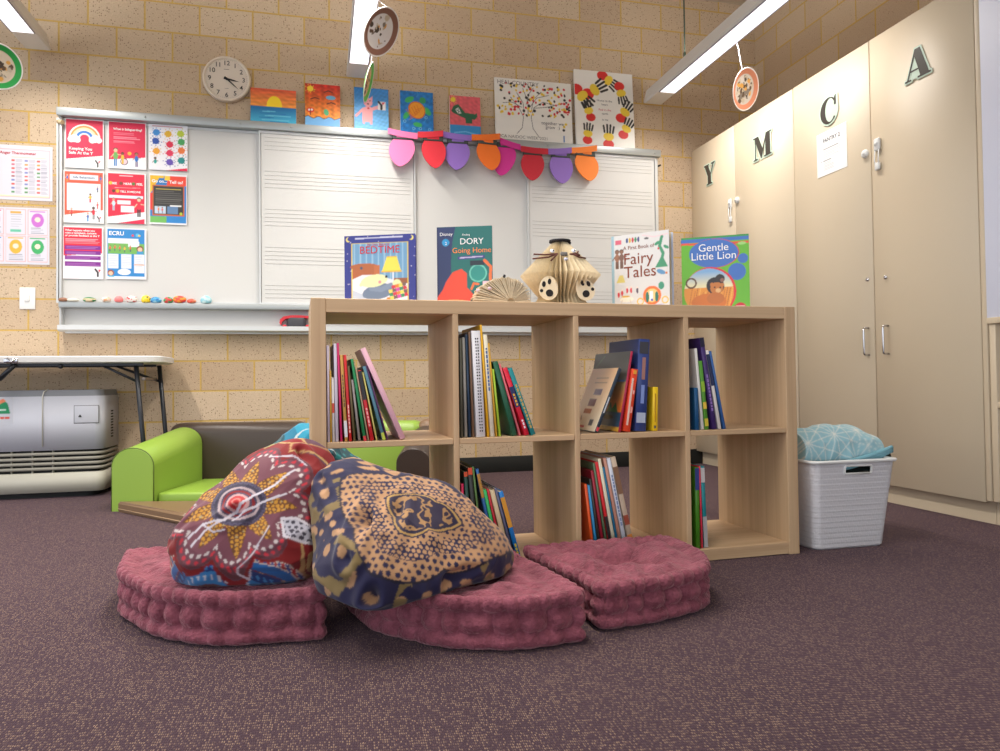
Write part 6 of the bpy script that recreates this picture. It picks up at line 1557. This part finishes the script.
Rb = np.interp(thn, np.r_[A_[o][-1]-2*PI, A_[o], A_[o][0]+2*PI], np.r_[R_[o][-1], R_[o], R_[o][0]])
g = rn/Rb
spots = hexdots(a2, b2, 21, 6.2, 2, .7); small = hexdots(a2+7, b2+4, 12, 2.8, 7, .6)
setc(small & (g > 1.12) & (np.sin(a2*.06+b2*.05) > .1), TAN); setc(spots & (g > 1.5), TAN)
bl = noise3(V, 170, 21)
for (ux, uy, s, rt_) in ((-88, 20, 17, .3), (-70, -48, 18, .8), (0, -84, 22, -.3), (80, -50, 20, .5), (-110, -20, 16, .2), (100, -42, 14, 1.0)):
    dx, dy = a2-ux, b2-uy; p = dx*math.cos(rt_)+dy*math.sin(rt_); q = -dx*math.sin(rt_)+dy*math.cos(rt_)
    box_ = np.maximum(np.abs(p)/s, np.abs(q)/(s*.95)); clear = (box_ < 1.25)
    setc(clear, NAVY); ush = (np.maximum(np.abs(p)/s, np.where(q > 0, q/(s*1.1), -q/s)) < 1) & ~((np.abs(p) < s*.55) & (q > -s*.5)); setc(ush & (bl > -.35), GOLD)
for gr, nd, sz, ph in ((1.19, 23, 5.2, 0.), (1.42, 20, 4.6, .3), (1.66, 15, 6.5, 0.), (1.9, 16, 6, .2)):
    u = (thn/(2*PI)*nd+ph) % 1-.5; kk = np.floor(thn/(2*PI)*nd+ph); sv = .7+.5*((np.sin(kk*12.9+gr*7)*43758.5) % 1); arc = 2*PI*rn/nd
    setc((((g-gr)*Rb)**2*1.5+(u*arc)**2*.8 < (sz*sv)**2) & ~((C == LC(GOLD)).all(1)), TAN)
ins = g < 1
setc(ins, TAN); setc(ins & (g > .72) & hexdots(a2, b2, 7.0, 2.0, 3, .3), NAVY)
setc((g > .66) & (g < .72), (70, 56, 74)); setc((g < .74) & (g > .50), NAVY); setc((g < .73) & (g > .50) & hexdots(a2, b2, 4.8, 1.7, 5, .2), TAN)
setc((g < .53) & (g > .42), TAN); setc((g < .53) & (g > .42) & hexdots(a2, b2, 5.5, 1.4, 6, .3), NAVY)
setc(g < .42, (52, 46, 72)); setc((g < .40) & (g > .37), (206, 166, 96)); setc((g < .33), (60, 52, 76)); nz = noise3(V, 150, 31)+.6*noise3(V, 330, 33); setc((g < .33) & (nz > .05), (196, 152, 100)); setc((g < .33) & (nz > .62), (60, 50, 70)); setc((g > .99) & (g < 1.02), (34, 30, 52))
c3 = np.array([cn[0], cn[1], .10])
t = thing('bean_bag', 'navy blue and tan dotted bean bag slumped on the middle cushion', 'bean bag', c3, 0, 'patterned bean bags on the floor cushions')
np_mesh('bag_body', V-c3, IF.tolist(), fabric, t, (.55*C+.45*laplace(C, 1))*np.array([.68, .66, .70]))
# --- turquoise one behind
ct = np.array(at(308, 470, 1, 2.62))
balls = [ball(308, 460, 2.62, .125), ball(330, 485, 2.62, .13), ball(290, 480, 2.66, .13), ball(300, 510, 2.62, .13), ball(306, 535, 2.62, .125)]
V = blob(balls, ct, .004, 40, .006, 2, 34); bl = noise3(V, 26, 3)
C = np.tile(LC((22, 128, 158)), (len(V), 1)); setc(bl > .35, (30, 160, 190)); setc(bl < -.5, (14, 84, 96)); setc(np.abs(noise3(V, 34, 8)) < .04, (196, 214, 214)); setc(noise3(V, 30, 14) > .95, (120, 180, 60)); setc((bl < -.45) & (noise3(V, 200, 4) > .6), (30, 150, 150))
c3 = np.array([ct[0], ct[1], 0])
t = thing('bean_bag', 'turquoise blue bean bag behind the red one, half hidden by the bookcase', 'bean bag', c3, 0, 'patterned bean bags on the floor cushions')
np_mesh('bag_body', V-c3, IF.tolist(), fabric, t, (.55*C+.45*laplace(C, 1))*np.array([.68, .66, .70]))

# ------------------------------------------------------------------ white basket with blanket
def basket_mat():
    m = bpy.data.materials.new('white woven plastic'); m.use_nodes = True; nt = m.node_tree; lk = nt.links.new
    b = nt.nodes['Principled BSDF']; b.inputs['Base Color'].default_value = lin((214, 212, 216))+(1,); b.inputs['Roughness'].default_value = .45
    tc = N(nt, 'ShaderNodeTexCoord'); sp = N(nt, 'ShaderNodeSeparateXYZ'); lk(tc.outputs['Object'], sp.inputs[0])
    ad = N(nt, 'ShaderNodeMath', operation='ADD'); lk(sp.outputs['X'], ad.inputs[0]); lk(sp.outputs['Y'], ad.inputs[1])
    cb = N(nt, 'ShaderNodeCombineXYZ'); lk(ad.outputs[0], cb.inputs[0]); lk(sp.outputs['Z'], cb.inputs[1])
    br = N(nt, 'ShaderNodeTexBrick', offset=.37, offset_frequency=2); br.inputs['Scale'].default_value = 1; br.inputs['Brick Width'].default_value = .017; br.inputs['Row Height'].default_value = .0085; br.inputs['Mortar Size'].default_value = .0011; br.inputs['Mortar Smooth'].default_value = .6
    lk(cb.outputs[0], br.inputs['Vector'])
    wv = N(nt, 'ShaderNodeTexWave', wave_type='BANDS', bands_direction='Y'); wv.inputs['Scale'].default_value = 19; lk(cb.outputs[0], wv.inputs['Vector'])
    wm = N(nt, 'ShaderNodeMath', operation='MULTIPLY'); wm.inputs[1].default_value = .45; lk(wv.outputs['Fac'], wm.inputs[0])
    sb = N(nt, 'ShaderNodeMath', operation='SUBTRACT'); lk(wm.outputs[0], sb.inputs[0]); lk(br.outputs['Fac'], sb.inputs[1])
    bp = N(nt, 'ShaderNodeBump'); bp.inputs['Strength'].default_value = .45; bp.inputs['Distance'].default_value = .003; lk(sb.outputs[0], bp.inputs['Height']); lk(bp.outputs['Normal'], b.inputs['Normal'])
    return m
bx0, bx1, by0, by1 = 1.515, 1.775, 1.985, 2.36
BHt = .281; fl_ = .028
t = thing('storage_basket', 'white woven plastic storage basket on the carpet beside the bookcase', 'basket', ((bx0+bx1)/2, (by0+by1)/2, 0), 0)
T = Matrix.Translation((-(bx0+bx1)/2, -(by0+by1)/2, 0))
hz, hw, hh, hcx = .254, .050, .0125, (bx0+bx1)/2+.012
def shell_ring(z, ins, r=.025):
    f = fl_*z/BHt-ins; p = rounded(bx0-f*.72, bx1+f, by0-f, by1+f, r, 6)
    return [(a, b, z) for a, b in p+[(hcx-hw, by0-f), (hcx+hw, by0-f)]]
zo = [.001, .006]+[.02*k for k in range(1, 12)]+[hz-hh, hz+hh, BHt]
lv = [shell_ring(z, .004 if k == 0 else 0) for k, z in enumerate(zo)]
zi = [BHt, hz+hh, hz-hh, .18, .12, .06, .012]
allr = lv+[shell_ring(z, .006) for z in zi]; n = len(lv[0]); v = sum(allr, []); f = [tuple(range(n))[::-1]]
ho = [len(zo)-3, len(zo)+1]      # the rows of the outer and inner wall that the hand hole passes through
for q in range(len(allr)-1):
    for i in range(n):
        if q in ho and i == n-2: continue
        f.append((q*n+i, q*n+(i+1) % n, q*n+n+(i+1) % n, q*n+n+i))
f.append(tuple(range((len(allr)-1)*n, len(allr)*n)))
A_ = [ho[0]*n+n-2, ho[0]*n+n-1, ho[0]*n+2*n-1, ho[0]*n+2*n-2]; B_ = [ho[1]*n+2*n-2, ho[1]*n+2*n-1, ho[1]*n+n-1, ho[1]*n+n-2]
for q in range(4): f.append((A_[q], A_[(q+1) % 4], B_[(q+1) % 4], B_[q]))
mb = MB(); mb.add(v, f, None, False); body = mb.build('basket_body', basket_mat(), t, T)
yh = by0-fl_*hz/BHt-.0015
mb = MB(); tl = fl_/BHt
mb.tube([(a, by0-fl_*b/BHt-.001, b) for a, b in rounded(hcx-hw, hcx+hw, hz-hh, hz+hh, .006, 4)+[(hcx+hw-.006, hz-hh)]], .0032, 8); mb.build('handle_rim', white_plastic, t, T)
mb = MB(); rr_ = [shell_ring(BHt-.006, -.006), shell_ring(BHt, -.008), shell_ring(BHt+.004, -.006), shell_ring(BHt+.004, .007), shell_ring(BHt-.006, .007)]
n = len(rr_[0]); v = sum(rr_, []); f = []
for j in range(5):
    k = (j+1) % 5; f += [(j*n+i, j*n+(i+1) % n, k*n+(i+1) % n, k*n+i) for i in range(n)]
mb.add(v, f, None, True); mb.build('rim', white_plastic, t, T)
# blanket
cb_ = np.array([1.60, 2.12, .27]); yb = 2.08
balls = [ball(800, 451, 2.08, .072), ball(822, 447, 2.08, .072), ball(846, 446, 2.08, .072), ball(864, 453, 2.07, .062), ball(878, 454, 2.05, .047), ball(884, 458, 2.05, .036), ball(888, 451, 2.03, .028), ball(845, 458, 2.2, .075), ball(805, 460, 2.2, .07)]
bal2 = [(q[0], q[1], q[2], q[3]) for q in balls]
V = blob(bal2, cb_, .262, 14, .0035, 12, 40)
V[:, 2] = np.maximum(V[:, 2], .262)
V[:, 0] = np.clip(V[:, 0], bx0-.008, bx1+.026)
a, b = V[:, 0]*1.0, V[:, 1]*.55+V[:, 2]*.9
s = 1/.052; C = np.tile(LC((152, 196, 206)), (len(V), 1)); aw = a+.004*noise3(V, 30, 2); bw = b+.004*noise3(V, 30, 5)
ln = np.zeros(len(V), bool)
for k in range(6):
    q = k*PI/6+.2; dd = (aw*math.cos(q)+bw*math.sin(q))*s*(1 if k % 2 == 0 else .577); fr = np.abs(dd-np.round(dd))/(s*(1 if k % 2 == 0 else .577)); ln |= fr < .0012
setc(ln, (226, 230, 224))
t = thing('blanket', 'folded aqua blanket with a white line pattern heaped in the basket', 'blanket', cb_, 0)
np_mesh('blanket_body', V-cb_, IF.tolist(), paint_mat('fleece print', .9, .2, 500, sheen=.3), t, laplace(C, 1))
aq = mat('aqua fleece', (130, 182, 196), .9, bump=.2, bscale=400)
for k, (z0, d) in enumerate(((.318, .0), (.306, .004), (.295, .0))):
    mb = MB(); P3 = []
    for i in range(13):
        u = i/12; px = 832+60*u; py = (464-17*u**1.5)+k*3.2-(1.4*k)*u
        q = at(px, py, 1, 1.985+.02*u+k*.003); P3.append(tuple(q-cb_))
    mb.tube(P3, [.006+.002*math.sin(PI*i/12) for i in range(13)], 10); mb.build('folded_edge', aq, t)
q = at(883.5, 453.5, 1, 2.05)
t = thing('dark_bundle', 'dark green bundle poking out of the basket under the blanket corner', 'bundle', q, 0)
mb = MB(); mb.ico((-.002, 0, -.008), (.018, .03, .024), 4); mb.ico((-.095, .03, -.06), (.075, .05, .03), 4); mb.build('bundle_body', mat('dark bottle green cloth', (30, 40, 36), .8, bump=.3), t)  # second lump is added, a dark stand-in for shade behind the hand hole

# ------------------------------------------------------------------ light of the room and exposure
w = bpy.data.worlds.new('daylight'); S.world = w; w.use_nodes = True
w.node_tree.nodes['Background'].inputs[0].default_value = (.86, .92, 1, 1); w.node_tree.nodes['Background'].inputs[1].default_value = 1.55
S.view_settings.view_transform = 'Standard'; S.view_settings.look = 'None'; S.view_settings.gamma = 1; S.view_settings.use_curve_mapping = False
S.view_settings.exposure = 0.25
S.cycles.use_denoising = True
S.cycles.max_bounces = 8
S.cycles.sample_clamp_indirect = 6
